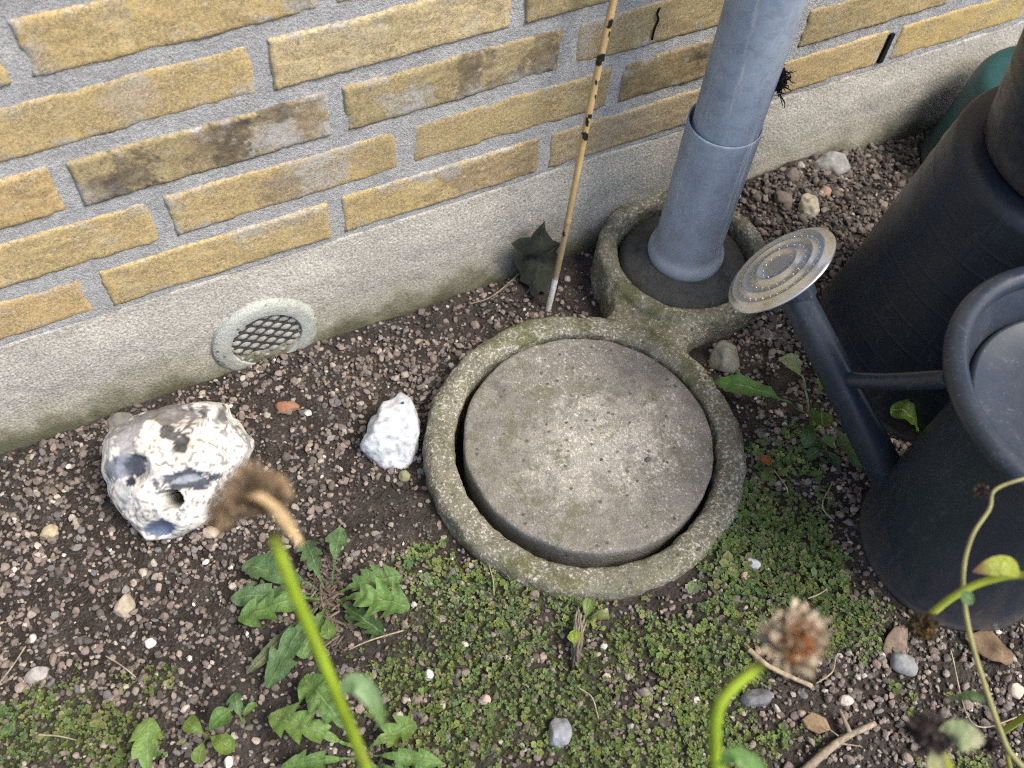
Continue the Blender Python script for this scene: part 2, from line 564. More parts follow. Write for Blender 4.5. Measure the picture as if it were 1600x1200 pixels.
M = dict(
    brick=m_brick(), mortar=m_mortar(), plinth=m_plinth(), soil=m_soil(), zinc=m_zinc(), brass=m_brass(),
    ring=m_concrete('mossy_concrete', (0.205, 0.195, 0.15), (0.64, 0.61, 0.52), (0.105, 0.11, 0.05), 0.62, 320, fleck_lo=0.515),
    lid=m_concrete('lid_concrete', (0.235, 0.220, 0.195), (0.62, 0.59, 0.55), (0.15, 0.145, 0.095), 0.42, 380, (1, 0.7, 1), 0.545, pale_patch=True),
    gully=m_concrete('dark_gully_rubber', (0.085, 0.086, 0.082), (0.20, 0.195, 0.18), (0.05, 0.055, 0.04), 0.4, 300, fleck_lo=0.66),
    vent=m_concrete('vent_plastic', (0.46, 0.48, 0.43), (0.52, 0.53, 0.48), (0.24, 0.24, 0.19), 0.30, 120, fleck_lo=0.7, dark=0.15),
    slat=m_concrete('weathered_slat', (0.36, 0.36, 0.325), (0.42, 0.41, 0.37), (0.17, 0.15, 0.11), 0.5, 200, fleck_lo=0.6),
    pebble=m_vcol('pebble_stone', 0.85, 0.25, 500, 0.3, 0.3),
    stone=m_vcol('stone', 0.75, 0.3, 220, 0.3, 0.5, 0.0015),
    cane=m_vcol('bamboo', 0.5, 0.4, 500, 0.15, 0.1),
    dry=m_vcol('dry_plant', 0.85, 0.2, 300, 0.35, 0.5, transl=0.15),
    leaf=m_leaf('weed_leaf'), cover=m_leaf('creeping_leaf', 0.3, 0.55, 0.25), stem=m_vcol('green_stem', 0.5, 0.35, 200, 0.12, 0.15, transl=0.2),
    can=m_plastic('can_plastic', (0.020, 0.029, 0.047), (0.044, 0.052, 0.063), 0.30, 0.6),
    bin=m_plastic('bucket_plastic', (0.010, 0.016, 0.030), (0.022, 0.028, 0.040), 0.36, 0.45),
    teal=m_plastic('teal_plastic', (0.003, 0.050, 0.055), (0.01, 0.065, 0.068), 0.40, 0.3, False),
    black=m_plastic('black_plastic', (0.010, 0.011, 0.014), (0.03, 0.03, 0.03), 0.5, 0.3, False),
    dark=NT('dark_void').fin((0.006, 0.006, 0.006), 0.95),
)

# ================================================================== THE SETTING: soil
def axis(lo, hi, step, far_lo, far_hi, k=1.22):
    mid = list(np.arange(lo, hi + step / 2, step))
    d = step
    x = mid[-1]; up = []
    while x < far_hi:
        d *= k; x += d; up.append(x)
    d = step
    x = mid[0]; dn = []
    while x > far_lo:
        d *= k; x -= d; dn.append(x)
    return np.array(dn[::-1] + mid + up)
gx = axis(-0.42, 1.5, 0.0045, -40, 40)
gy = axis(-0.95, 0.03, 0.0045, -60, 0.031)
GX, GY = np.meshgrid(gx, gy, indexing='ij')
P2 = np.stack([GX, GY], -1)
GZ = gh(GX, GY) + 0.0022 * fbm(P2, 70, 3, 11) - 0.001
GZ = GZ - 0.02 * (((GX - .632) ** 2 + (GY + .10) ** 2) < .098 ** 2) - 0.03 * (((GX - .397) ** 2 + (GY + .279) ** 2) < .155 ** 2)
g_o = link_mesh('soil_ground', np.stack([GX, GY, GZ], -1).reshape(-1, 3), grid_faces(len(gx), len(gy)), M['soil'])
tag(g_o, kind='structure')
def film():
    V = np.stack([GX, GY, GZ], -1).reshape(-1, 3)
    x_, y_ = topx(V)
    near = (V[:, 0] > -.6) & (V[:, 0] < 1.6) & (V[:, 1] > -1.1)
    m_ = np.where(near, moss_mask(x_, y_, V[:, :2]), .3)
    a = g_o.data.color_attributes.new('Col', 'FLOAT_COLOR', 'POINT')
    c = np.ones((len(V), 4), np.float32); c[:, 0] = c[:, 1] = c[:, 2] = m_ * .8
    a.data.foreach_set('color', c.ravel())

# ================================================================== THE BRICK WALL
wall = thing('brick_wall', (0.6, 0.0, -0.16), 'yellow brick house wall with grey mortar joints on a rendered plinth', 'wall')
CH, BH, BZ0, JW = 0.0667, 0.0505, 0.0012, 0.0160
OFF = [0.0, 0.079, 0.0144, -0.0447, 0.0176, 0.079, 0.0, -0.04, 0.02, 0.08, 0.0, -0.05]
OCH, PAL, ORG, OLV, BRN, TAN, DRK, MRT = ((0.53, 0.405, 0.195), (0.56, 0.455, 0.26), (0.55, 0.395, 0.185), (0.36, 0.29, 0.155),
                                          (0.27, 0.20, 0.13), (0.42, 0.34, 0.215), (0.055, 0.047, 0.043), (0.42, 0.42, 0.415))
PATCH = {  # (row, k): base, [(u, v, ru, rv, colour, strength)]
    (1, -1): (ORG, []), (1, 0): (OCH, [(.75, .9, .3, .2, MRT, .5)]), (1, 1): (OCH, [(.75, .5, .35, .6, BRN, .75), (.45, .95, .18, .3, MRT, .9)]),
    (1, 2): (TAN, [(.45, .6, .2, .5, (0.40, 0.33, 0.25), .7)]), (1, 3): (OCH, [(.15, .5, .25, .6, TAN, .7)]), (1, 4): ((.56, .42, .17), []),
    (2, -1): (OCH, []), (2, 0): (OCH, [(.62, .55, .2, .7, MRT, .85), (.45, .4, .15, .5, BRN, .7), (.9, .5, .14, .6, OLV, .7)]),
    (2, 1): (OLV, [(.4, .5, .5, .6, OCH, .55)]), (2, 2): ((.22, .17, .09), [(.75, .6, .3, .8, DRK, .85)]), (2, 3): (OLV, [(.7, .5, .4, .8, OCH, .7)]),
    (3, -1): (ORG, []), (3, 0): (OLV, [(.17, .4, .12, .55, DRK, .97), (.60, .5, .17, .55, DRK, 1.0), (.82, .35, .16, .5, MRT, .9), (.85, .9, .18, .22, DRK, .9), (.93, .4, .07, .4, BRN, .9), (.48, .6, .05, .6, BRN, .8)]),
    (3, 1): (OLV, [(.28, .3, .14, .4, MRT, .75), (.57, .55, .10, .7, DRK, .8), (.92, .5, .12, .9, DRK, .8), (.62, .1, .25, .2, DRK, .5)]),
    (3, 2): (OLV, [(.05, .5, .05, .6, MRT, .6)]), (3, 3): (OCH, []),
    (4, 0): (OCH, [(.55, .55, .15, .3, (.50, .40, .30), .7)]), (4, 1): (PAL, []), (4, 2): (OLV, [(.9, .5, .2, .6, BRN, .7)]), (4, 3): (OCH, []),
    (5, 0): ((.54, .41, .19), [(.95, .2, .06, .4, MRT, .7)]), (5, 1): (OCH, []), (5, -1): (OCH, []), (4, -1): (OCH, []),
}
pal = [OCH, OCH, ORG, PAL, OLV, TAN, BRN]
# mortar sheet (slightly uneven, behind the brick faces)
mx = np.arange(-1.1, 2.6, 0.0085); mz = np.arange(-0.006, 0.83, 0.0085)
MX, MZ = np.meshgrid(mx, mz, indexing='ij')
PM = np.stack([MX, MZ], -1)
MY = 0.0007 + 0.0006 * fbm(PM, 35, 3, 21) + 0.0005 * noise(PM, 150, 5)
MY = np.maximum(MY, 0.0003)
Vm = np.stack([MX, MY, MZ], -1).reshape(-1, 3)
fm = grid_faces(len(mx), len(mz))
mort = link_mesh('mortar', Vm, [f[::-1] for f in fm], M['mortar'], wall)

def brick_mesh(row, k, x0, z0, seed):
    L, H = 0.24 - JW, BH
    nu, nv = (84, 20) if (row <= 6 and -2 <= k <= 5) else (26, 8)
    u = np.linspace(0, 1, nu); v = np.linspace(0, 1, nv)
    U, Vv = np.meshgrid(u, v, indexing='ij')
    X = x0 + U * L; Z = z0 + Vv * H
    P = np.stack([X, Z], -1)
    # ragged arrises
    eb = np.minimum(np.minimum(U, 1 - U) * L, np.minimum(Vv, 1 - Vv) * H)
    edge = np.exp(-eb / 0.006)
    jx = 0.0011 * fbm(P, 90, 4, seed, .75) * edge; jz = (0.0010 * fbm(P, 100, 4, seed + 9, .8) + 0.0012 * noise(P, 14, seed + 8)) * edge
    rel = 0.0007 * fbm(P, 45, 4, seed + 3, 0.6) + 0.0005 * noise(np.stack([X * .6, Z * 2], -1), 110, seed + 5)
    rnd = 0.0013 * np.clip(1 - eb / 0.0016, 0, 1) ** 2
    chip = np.clip(noise(P, 42, seed + 13) - 0.35, 0, 1) * edge * 0.006
    tilt = ((seed % 7) - 3) * 0.0003
    Y = -0.0010 - rel + rnd + chip + tilt * (U - .5) * 2 + ((seed % 5) - 2) * 0.0004
    Y = np.where(eb > .0028, np.minimum(Y, -0.0004), Y)
    Vf = np.stack([X + jx, Y, Z + jz], -1)
    base, pats = PATCH.get((row, k), (pal[(row * 7 + k * 3) % len(pal)], []))
    col = np.tile(np.array(base), (nu, nv, 1)) * (1 + 0.10 * fbm(P, 22, 3, seed + 20))[..., None]
    wob = 0.50 * fbm(P, 60, 5, seed + 30, .7) + 0.35 * noise(P, 400, seed + 31)
    for (pu, pv, ru, rv, pc, ps) in pats:
        d = np.sqrt(((U - pu) / ru) ** 2 + ((Vv - pv) / rv) ** 2) + wob
        w = (1 - sstep(0.72, 1.02, d)) * ps
        col = col * (1 - w[..., None]) + np.array(pc) * w[..., None]
    sm = np.clip(fbm(P, 34, 4, seed + 40, .7) * 1.5 - 0.30, 0, 1) * np.exp(-eb / 0.011) * 1.15      # smeared mortar on the arrises
    col = col * (1 - sm[..., None]) + np.array(MRT) * sm[..., None]
    Vg = Vf.reshape(-1, 3)
    Fc = [f[::-1] for f in grid_faces(nu, nv)]
    # sides
    ring = [i * nv for i in range(nu)] + [(nu - 1) * nv + j for j in range(1, nv)] + [i * nv + nv - 1 for i in range(nu - 2, -1, -1)] + [j for j in range(nv - 2, 0, -1)]
    back = Vg[ring].copy(); back[:, 1] = 0.03
    n0 = len(Vg); m = len(ring)
    Vg = np.vstack([Vg, back])
    Fc += [(ring[i], ring[(i + 1) % m], n0 + (i + 1) % m, n0 + i) for i in range(m)]
    C = np.vstack([col.reshape(-1, 3), col.reshape(-1, 3)[ring]])
    return Vg, Fc, np.clip(C, 0.01, 0.9)

seed = 100
for row in range(1, 12):
    lowpoly = row > 6
    for k in range(-4, 9):
        seed += 1
        x0 = OFF[row - 1] + 0.24 * k + JW / 2
        z0 = (row - 1) * CH + BZ0
        if row == 1 and k == 4: x0 += 0.004
        Vb, Fb, Cb = brick_mesh(row, k, x0, z0, seed)
        cx = np.array([x0 + .115, 0.0, z0 + .025])
        link_mesh('brick', Vb, Fb, M['brick'], wall, True, Cb, cx)
# crack in one brick and the open dark joint
up = MB()
for row in range(12, 42):
    for k in range(-9, 14):
        x0 = (0.08 if row % 2 else 0.0) + 0.24 * k + JW / 2; z0 = (row - 1) * CH + BZ0
        c = pal[(row * 5 + k * 3) % len(pal)]
        a, b, e, h = x0, x0 + .24 - JW, z0, z0 + BH
        up.add([(a, 0, e), (b, 0, e), (b, 0, h), (a, 0, h), (a, .03, e), (b, .03, e), (b, .03, h), (a, .03, h)],
               [(0, 1, 2, 3), (0, 4, 5, 1), (1, 5, 6, 2), (2, 6, 7, 3), (3, 7, 4, 0)], c)
uo = up.build('brick', M['brick'], wall, False); tag(uo, kind='stuff')
bk = MB()
def box(mb, x0, x1, y0, y1, z0, z1, col=None):
    V = [(x, y, z) for x in (x0, x1) for y in (y0, y1) for z in (z0, z1)]
    mb.add(V, [(0, 1, 3, 2), (4, 6, 7, 5), (0, 4, 5, 1), (2, 3, 7, 6), (0, 2, 6, 4), (1, 5, 7, 3)], col)
box(bk, -2.4, 3.6, 0.006, 0.012, 0.82, 2.75)
bk.build('upper_mortar', M['mortar'], wall, False)
core = MB(); box(core, -2.4, 3.6, 0.032, 0.20, -0.4, 2.75)
core.build('wall_core', M['mortar'], wall, False)
# crack line in the olive brick beside the cane (a thin gap with dark filling)
ck = []
for (px_, py_) in [(1031, 12), (1027, 22), (1029, 30), (1024, 42), (1021, 52), (1019, 62)]:
    d = ray(px_, py_); ck.append(CAM + d * (-0.0016 - CAM[1]) / d[1])
V, Fc = tube(spline(ck, 14), 0.0011, 5)
link_mesh('crack', V, Fc, M['dark'], wall)
# open joint low on the right
jt = MB(); 
q0 = OFF[0] + 0.24 * 4
V = np.array([(q0 - .0065, -0.0030, 0.004), (q0 + .0005, -0.0030, 0.004), (q0 + .0005, -0.0030, 0.046), (q0 - .0055, -0.0030, 0.046)])
jt.add(np.vstack([V, V + (0, .006, 0)]), [(0, 1, 2, 3), (0, 4, 5, 1), (1, 5, 6, 2), (2, 6, 7, 3), (3, 7, 4, 0)])
jt.build('open_joint', M['dark'], wall, False)
# plinth
px_ = np.arange(-1.1, 2.6, 0.008)
pz_ = np.concatenate([np.linspace(-0.30, -0.19, 6), np.arange(-0.185, -0.0005, 0.005), [0.0]])
PX, PZ = np.meshgrid(px_, pz_, indexing='ij')
PP = np.stack([PX, PZ], -1)
PY = 0.0012 - 0.0045 * sstep(-0.004, -0.06, PZ) - 0.007 * sstep(-0.10, -0.175, PZ) - 0.0012 * fbm(PP, 20, 3, 51) - 0.0008 * fbm(PP, 110, 2, 52)
PY = np.where(PZ > -0.001, 0.02, np.where(PZ > -0.004, PY + 0.0008, PY))
link_mesh('plinth', np.stack([PX, PY, PZ - .001 + 0.0012 * fbm(np.stack([PX, PX * 0], -1), 25, 3, 53) * (PZ > -.01)], -1).reshape(-1, 3), [f[::-1] for f in grid_faces(len(px_), len(pz_))], M['plinth'], wall)
PF = -0.006   # plinth face

# ================================================================== AIR VENT
VX, VZ = 0.1405, -0.117
vent = thing('air_vent', (VX, PF, VZ), 'round pale grey air vent with woven grille set low in the plinth', 'vent')
prof = [(0.0400, 0.0005), (0.0401, 0.0042), (0.0404, 0.0047), (0.0410, 0.0049), (0.0535, 0.0049), (0.0541, 0.0047), (0.0590, 0.0030), (0.0597, 0.0020), (0.0597, -0.006)]
V, Fc = revolve(prof, (VX, PF, VZ), 72, (0, -1, 0))
link_mesh('frame', V, Fc, M['vent'], vent)
V, Fc = revolve([(0.0001, 0.0005), (0.037, 0.0005)], (VX, PF - .0005, VZ), 40, (0, -1, 0))
link_mesh('back_plate', V, Fc, M['gully'], vent)
for r in range(11):
    zc = VZ - 0.0365 + r * 0.0073
    hw = math.sqrt(max(0.0400 ** 2 - (abs(zc - VZ) + .001) ** 2, 1e-6))
    n = 56
    xs = np.linspace(-hw, hw, n)
    ph = (r % 2) * pi
    w = 0.0019 * np.sin(xs / 0.0095 * pi + ph)
    V = []
    for x, ww in zip(xs, w):
        yb = PF - 0.0010 - ww
        V += [(VX + x, yb + .0022, zc - .0036 + ww * .30), (VX + x, yb - .0006, zc - .0018 + ww * .22), (VX + x, yb - .0006, zc + .0016 + ww * .22), (VX + x, yb + .0018, zc + .0037 + ww * .22)]
    link_mesh('louvre_slat', np.array(V), grid_faces(n, 4), M['slat'], vent)

# ================================================================== DRAIN CASTING: two joined concrete rings
RC, RI, RO, RT = np.array([0.3975, -0.2790]), 0.1375, 0.1690, -0.100
SC, SI, SO, ST = np.array([0.6320, -0.1010]), 0.0825, 0.1055, -0.099
cast = MB()
def ringprof(ri, ro, top, bot, rd):
    p = []
    for a in np.linspace(0, pi / 2, 6):
        p.append((ri + rd * .8 - rd * .8 * cos(a), top - rd * .8 + rd * .8 * sin(a)))
    for a in np.linspace(pi / 2, 0, 7):
        p.append((ro - rd * 1.2 + rd * 1.2 * cos(a), top - rd * 1.2 + rd * 1.2 * sin(a)))
    p += [(ro + .004, bot), (ri - .001, bot)]
    return p
V, Fc = revolve(ringprof(RI, RO, RT, -0.185, 0.010), (RC[0], RC[1], 0), 128, close=True); cast.add(V, Fc)
V, Fc = revolve(ringprof(SI, SO, ST, -0.185, 0.008), (SC[0], SC[1], 0), 96, close=True); cast.add(V, Fc)
# bridge between the rings
dirv = (SC - RC) / np.linalg.norm(SC - RC); nrm = np.array([-dirv[1], dirv[0]])
a0 = RC + dirv * 0.146; a1 = SC - dirv * 0.089
n = 9; Vb = []
for i in range(n):
    t = i / (n - 1)
    c = a0 + (a1 - a0) * t
    half = 0.050 + 0.016 * (2 * t - 1) ** 2
    top = RT - 0.006 - 0.004 * sin(pi * t)
    for s, z in ((-1, -.185), (-1, top - .012), (-.85, top), (.85, top), (1, top - .012), (1, -.185)):
        q = c + nrm * s * half
        Vb.append((q[0], q[1], z))
Fb = grid_faces(n, 6) + [tuple(range(6))[::-1], tuple(range((n - 1) * 6, n * 6))] + [((i) * 6 + 5, (i + 1) * 6 + 5, (i + 1) * 6, i * 6)[::-1] for i in range(n - 1)]
cast.add(Vb, Fb)
tmp = cast.build('casting_draft', None, None, True)
md = tmp.modifiers.new('r', 'REMESH'); md.mode = 'VOXEL'; md.voxel_size = 0.0029
sm_ = tmp.modifiers.new('s', 'SMOOTH'); sm_.factor = 0.5; sm_.iterations = 9
bpy.context.view_layer.update()
dg = bpy.context.evaluated_depsgraph_get()
me = bpy.data.meshes.new_from_object(tmp.evaluated_get(dg))
nv = len(me.vertices)
co = np.zeros(nv * 3); me.vertices.foreach_get('co', co); co = co.reshape(-1, 3)
no = np.zeros(nv * 3); me.vertices.foreach_get('normal', no); no = no.reshape(-1, 3)
# broken arrises, pitting
dd = 0.0016 * fbm(co, 30, 3, 61) + 0.0011 * fbm(co, 120, 3, 62) - 0.003 * np.clip(noise(co, 55, 63) - 0.45, 0, 1)
co = co + no * dd[:, None]
faces = [tuple(p.vertices) for p in me.polygons]
bpy.data.objects.remove(tmp)
drain = thing('drain_casting', (RC[0], RC[1], -0.16), 'mossy concrete drain casting of a large ring joined to a small ring', 'drain')
link_mesh('concrete_body', co, faces, M['ring'], drain)

# lid of the large ring
LC, LR, LT = np.array([0.4010, -0.2775]), 0.1312, -0.099
nr, na = 46, 150
rr = np.concatenate([np.linspace(0.0, LR - 0.004, nr - 9), LR - 0.004 + 0.004 * np.sin(np.linspace(0.2, pi / 2, 4)), np.full(5, LR)])
hh = np.concatenate([np.zeros(nr - 9), -0.004 * (1 - np.cos(np.linspace(0.2, pi / 2, 4))), np.linspace(-0.008, -0.06, 5)])
aa = np.linspace(0, 2 * pi, na, endpoint=False)
A_, R_ = np.meshgrid(aa, rr, indexing='ij'); _, H_ = np.meshgrid(aa, hh, indexing='ij')
LX = LC[0] + R_ * np.cos(A_); LY = LC[1] + R_ * np.sin(A_)
PL = np.stack([LX, LY], -1)
LZ = LT + H_ + 0.0010 * fbm(PL, 18, 3, 71) + 0.0006 * fbm(PL, 120, 2, 72) - 0.0022 * np.clip(noise(PL, 75, 73) - 0.5, 0, 1) * 2
# tips slightly: far side sits lower
LZ = LZ - 0.030 * (LY - LC[1]) - 0.012 * (LX - LC[0])
LX = LX + 0.0012 * fbm(PL, 60, 2, 74); LY = LY + 0.0012 * fbm(PL, 60, 2, 75)
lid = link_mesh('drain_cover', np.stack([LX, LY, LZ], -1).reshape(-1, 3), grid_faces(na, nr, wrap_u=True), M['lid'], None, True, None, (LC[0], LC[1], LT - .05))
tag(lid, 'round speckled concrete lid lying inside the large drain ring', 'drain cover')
V, Fc = revolve([(0.0001, -0.168), (0.15, -0.168)], (RC[0], RC[1], 0), 40)
o = link_mesh('drain_floor', V, Fc, M['soil'], drain)
V, Fc = revolve([(0.0001, -0.150), (0.09, -0.150)], (SC[0], SC[1], 0), 40)
o = link_mesh('drain_floor', V, Fc, M['soil'], drain)

# dark gully disc round the foot of the pipe
gd = revolve([(0.028, -0.118), (0.034, -0.104), (0.048, -0.103), (0.056, -0.107), (0.070, -0.112), (0.0765, -0.117), (0.078, -0.124), (0.078, -0.15)], (0.6325, -0.1005, 0), 80)
V, Fc = gd
V = V + 0.0008 * np.stack([fbm(V, 40, 3, 81 + q) for q in range(3)], -1)
gl = link_mesh('gully_disc', V, Fc, M['gully'], None, True, None, (0.6325, -0.1005, -0.15))
tag(gl, 'dark domed rubber disc around the pipe foot in the small drain ring', 'gully cover')

# ================================================================== DOWNPIPE
PA = np.array([0.632, -0.100])
pipe = thing('downpipe', (PA[0], PA[1], -0.11), 'blue grey plastic rain downpipe standing in the small drain ring', 'downpipe')
V, Fc = revolve([(0.0405, -0.108), (0.0445, -0.105), (0.0458, -0.099), (0.0450, -0.093), (0.0420, -0.0885), (0.0400, -0.085), (0.0392, -0.078),
                 (0.0391, 0.0), (0.0390, 0.098), (0.0388, 0.1005), (0.0380, 0.1010), (0.0372, 0.0990), (0.0372, 0.05)], (PA[0], PA[1], 0), 72)
link_mesh('socket', V, Fc, M['zinc'], pipe)
lean = np.array([0.004, -0.001])
V, Fc = revolve([(0.0352, -0.05)] + [(0.0352, z) for z in np.linspace(0.0, 2.6, 28)], (PA[0] + 0.0012, PA[1] - .001, 0), 72)
link_mesh('pipe_tube', V, Fc, M['zinc'], pipe)
# clump of blackened plant stuff stuck on the pipe's right side
cl = MB()
pcs = [np.array([PA[0] + .0265, PA[1] - .0265, zz]) for zz in np.linspace(.05, .3, 200)]
pc = min(pcs, key=lambda q_: abs(topx(q_)[1] - 125))
for i in range(46):
    d = rng.normal(size=3); d /= np.linalg.norm(d); d[:2] = d[:2] * .5 + np.array([.3, -.3])
    s = pc + rng.normal(size=3) * (.002, .006, .009)
    L = rng.uniform(.005, .016)
    V, Fc = tube(spline([s, s + d * L * .5 + rng.normal(size=3) * .002, s + d * L], 5), np.linspace(.0011, .0003, 5), 4)
    cl.add(V, Fc, (0.015, 0.014, 0.013))
V0, F0 = ICO[3]
cl.add(pc + V0 * (.004, .008, .012) * (1 + .35 * fbm(V0, 3, 3, 5))[:, None], F0, (0.02, 0.018, 0.016))
o = cl.build('moss_clump', M['dry'], None, True, pc); tag(o, 'black dried moss clump stuck on the side of the downpipe', 'moss')

# ================================================================== BAMBOO CANE
c0 = G(856, 484, 0.0); c1 = at(947, 60, 1.0)
d = ray(947, 60); c1 = CAM + d * (-0.042 - CAM[1]) / d[1]
dirc = (c1 - c0) / np.linalg.norm(c1 - c0)
n = 520
path = c0 - dirc * 0.02 + dirc[None, :] * np.linspace(0, 0.62, n)[:, None]
path = path + np.stack([0.0016 * np.sin(np.linspace(0, 9, n)), 0 * np.linspace(0, 1, n), 0 * np.linspace(0, 1, n)], -1)
_, cpy = topx(path)
rad = 0.0034 + 0.0004 * np.linspace(0, 1, n)
for nd in (95, 214, 345, -120):
    rad = rad + 0.0006 * np.exp(-((cpy - nd) / 4.0) ** 2)
V, Fc = tube(path, rad, 16)
ccol = np.tile(np.array([0.52, 0.36, 0.17]), (len(V), 1))
_, vpy = topx(V); vpx, _ = topx(V)
ccol *= (1 + 0.18 * fbm(V * (1, 1, .15), 260, 3, 5))[:, None]
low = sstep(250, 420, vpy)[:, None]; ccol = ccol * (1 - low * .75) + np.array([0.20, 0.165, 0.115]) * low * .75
tip = sstep(434, 440, vpy + 5 * noise(V, 900, 4))[:, None]
ccol = ccol * (1 - tip) + np.array([0.85, 0.83, 0.80]) * (0.85 + 0.3 * noise(V, 700, 8))[:, None] * tip
sideline = np.interp(vpy, cpy[::-1], topx(path)[0][::-1])
for (sx, sy, rx, ry) in [(955, 36, 5, 6), (951, 42, 4, 3), (953, 55, 2.5, 6), (941, 90, 9, 6), (935, 98, 7, 5), (945, 103, 3.5, 5), (931, 129, 2.5, 4), (937, 130, 2.5, 4),
                         (932, 152, 3.5, 4), (917, 190, 3, 8), (922, 182, 4, 4), (916, 214, 7, 6), (913, 209, 5, 3), (895, 265, 1.5, 9), (883, 318, 2, 6), (881, 366, 2, 5)]:
    sx2 = sx
    dq = ((vpx - sx2) / rx) ** 2 + ((vpy - sy) / ry) ** 2
    # only the side of the cane that the mark sits on
    front = ((V - np.repeat(np.vstack([path]), 16, 0)[:len(V)] if len(V) == n * 16 else V * 0 - 1) if False else None)
    k = (dq < 1) & True
    ccol[k] = (0.012, 0.011, 0.010)
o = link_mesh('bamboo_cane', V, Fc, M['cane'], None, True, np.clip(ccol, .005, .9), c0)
tag(o, 'slim bamboo cane with black spots and whitish tip leaning on the wall', 'cane')

# ================================================================== WATERING CAN
CB = np.array([0.6840, -0.5330]); ZB = -0.117
can = thing('watering_can', (CB[0], CB[1], ZB), 'black plastic watering can with a round silvery metal rose on its spout', 'watering can')
body = [(0.0001, ZB), (0.088, ZB), (0.0925, ZB + .001), (0.0935, ZB + .004), (0.0918, ZB + .007), (0.0905, ZB + .012), (0.0895, -0.06), (0.0880, 0.0), (0.0868, 0.05), (0.0872, 0.09),
        (0.0900, 0.115), (0.0965, 0.138), (0.1060, 0.156), (0.1140, 0.168), (0.117, 0.172)]
V, Fc = revolve(body, (CB[0], CB[1], 0), 96)
link_mesh('body', V, Fc, M['can'], can)
RCN = np.array([0.6805, -0.5345, 0.171])
ang = np.linspace(0, 2 * pi, 96, endpoint=False)
V, Fc = tube(np.stack([RCN[0] + .1185 * np.cos(ang), RCN[1] + .1185 * np.sin(ang), np.full(96, RCN[2])], -1), 0.0092, 16, closed=True)
link_mesh('rim', V, Fc, M['can'], can)
V, Fc = revolve([(0.0001, 0.1435), (0.030, 0.1435), (0.034, 0.1425), (0.038, 0.1400), (0.060, 0.1400), (0.064, 0.1408), (0.092, 0.1408), (0.0945, 0.1428), (0.0965, 0.1428), (0.0985, 0.1395), (0.100, 0.130)], (RCN[0] + .003, RCN[1] - .003, 0), 96)
link_mesh('cover', V, Fc, M['can'], can)
rose_c = at(1217, 418, 0.88)
rn = np.array([-0.629, -0.663, -0.407]) @ ROT; rn /= np.linalg.norm(rn)
sp0 = np.array([0.6480, -0.4600, -0.080]); sp1 = rose_c - rn * 0.018
pts = spline([sp0 - (sp1 - sp0) * .12, sp0, sp0 * .5 + sp1 * .5, sp1], 30)
V, Fc = tube(pts, np.linspace(0.0205, 0.0150, 30), 24)
link_mesh('spout', V, Fc, M['can'], can)
_px = topx(pts); b0 = pts[int(np.argmin(np.hypot(_px[0] - 1338, _px[1] - 578)))]; b1 = np.array([0.6180, -0.4780, 0.128])
d = ray(1484, 592)
# brace ends at the collar under the rim
bestt = min(np.linspace(.5, 1.0, 400), key=lambda t: abs(np.hypot(*( (CAM + d * t)[:2] - CB)) - 0.100))
b1 = CAM + d * bestt
V, Fc = tube(spline([b0, b0 * .5 + b1 * .5 + np.array([0, 0, -.004]), b1], 16), np.linspace(.0075, .0085, 16), 12)
link_mesh('spout_brace', V, Fc, M['can'], can)
# back handle (out of the frame to the right, same can)
hd = spline([(CB[0] + .085, CB[1] - .065, .14), (CB[0] + .15, CB[1] - .115, .16), (CB[0] + .17, CB[1] - .13, .06), (CB[0] + .12, CB[1] - .09, -.03), (CB[0] + .07, CB[1] - .055, -.05)], 30)
V, Fc = tube(hd, 0.011, 14)
link_mesh('handle', V, Fc, M['can'], can)
# rose
RR = 0.0545
rp = [(0.0001, 0.0030), (0.010, 0.0032), (0.0175, 0.0028), (0.0190, 0.0052), (0.0215, 0.0052), (0.0230, 0.0022), (0.0330, 0.0016), (0.0345, 0.0036), (0.0365, 0.0036), (0.0380, 0.0010),
      (0.0435, 0.0006), (0.0455, 0.0024), (0.0475, 0.0022), (0.0490, 0.0), (0.0530, -0.0012), (RR, -0.0022), (RR + .0003, -0.0034), (0.0535, -0.0045), (0.040, -0.006), (0.0175, -0.016), (0.0165, -0.034)]
V, Fc = revolve(rp, rose_c, 96, rn)
rose = link_mesh('rose', V, Fc, M['brass'], can)
_, ra, rb = frame_of(rn, (0, 1, 0.001))
hb = MB(); V0, F0 = ICO[2]
for (rad_, cnt, h_) in ((0.0150, 12, 0.0030), (0.0280, 22, 0.0018), (0.0410, 32, 0.0008)):
    for i in range(cnt):
        a = 2 * pi * (i + rng.uniform(-.12, .12)) / cnt
        c = rose_c + rad_ * (cos(a) * ra + sin(a) * rb) + rn * h_
        hb.add(c + V0 * 0.0007, F0)
o = hb.build('spray_nub', M['brass'], rose); tag(o, kind='stuff')
V, Fc = revolve([(0.0172, -0.016), (0.0178, -0.03), (0.0160, -0.040)], rose_c, 32, rn)
link_mesh('spout_socket', V, Fc, M['can'], can)

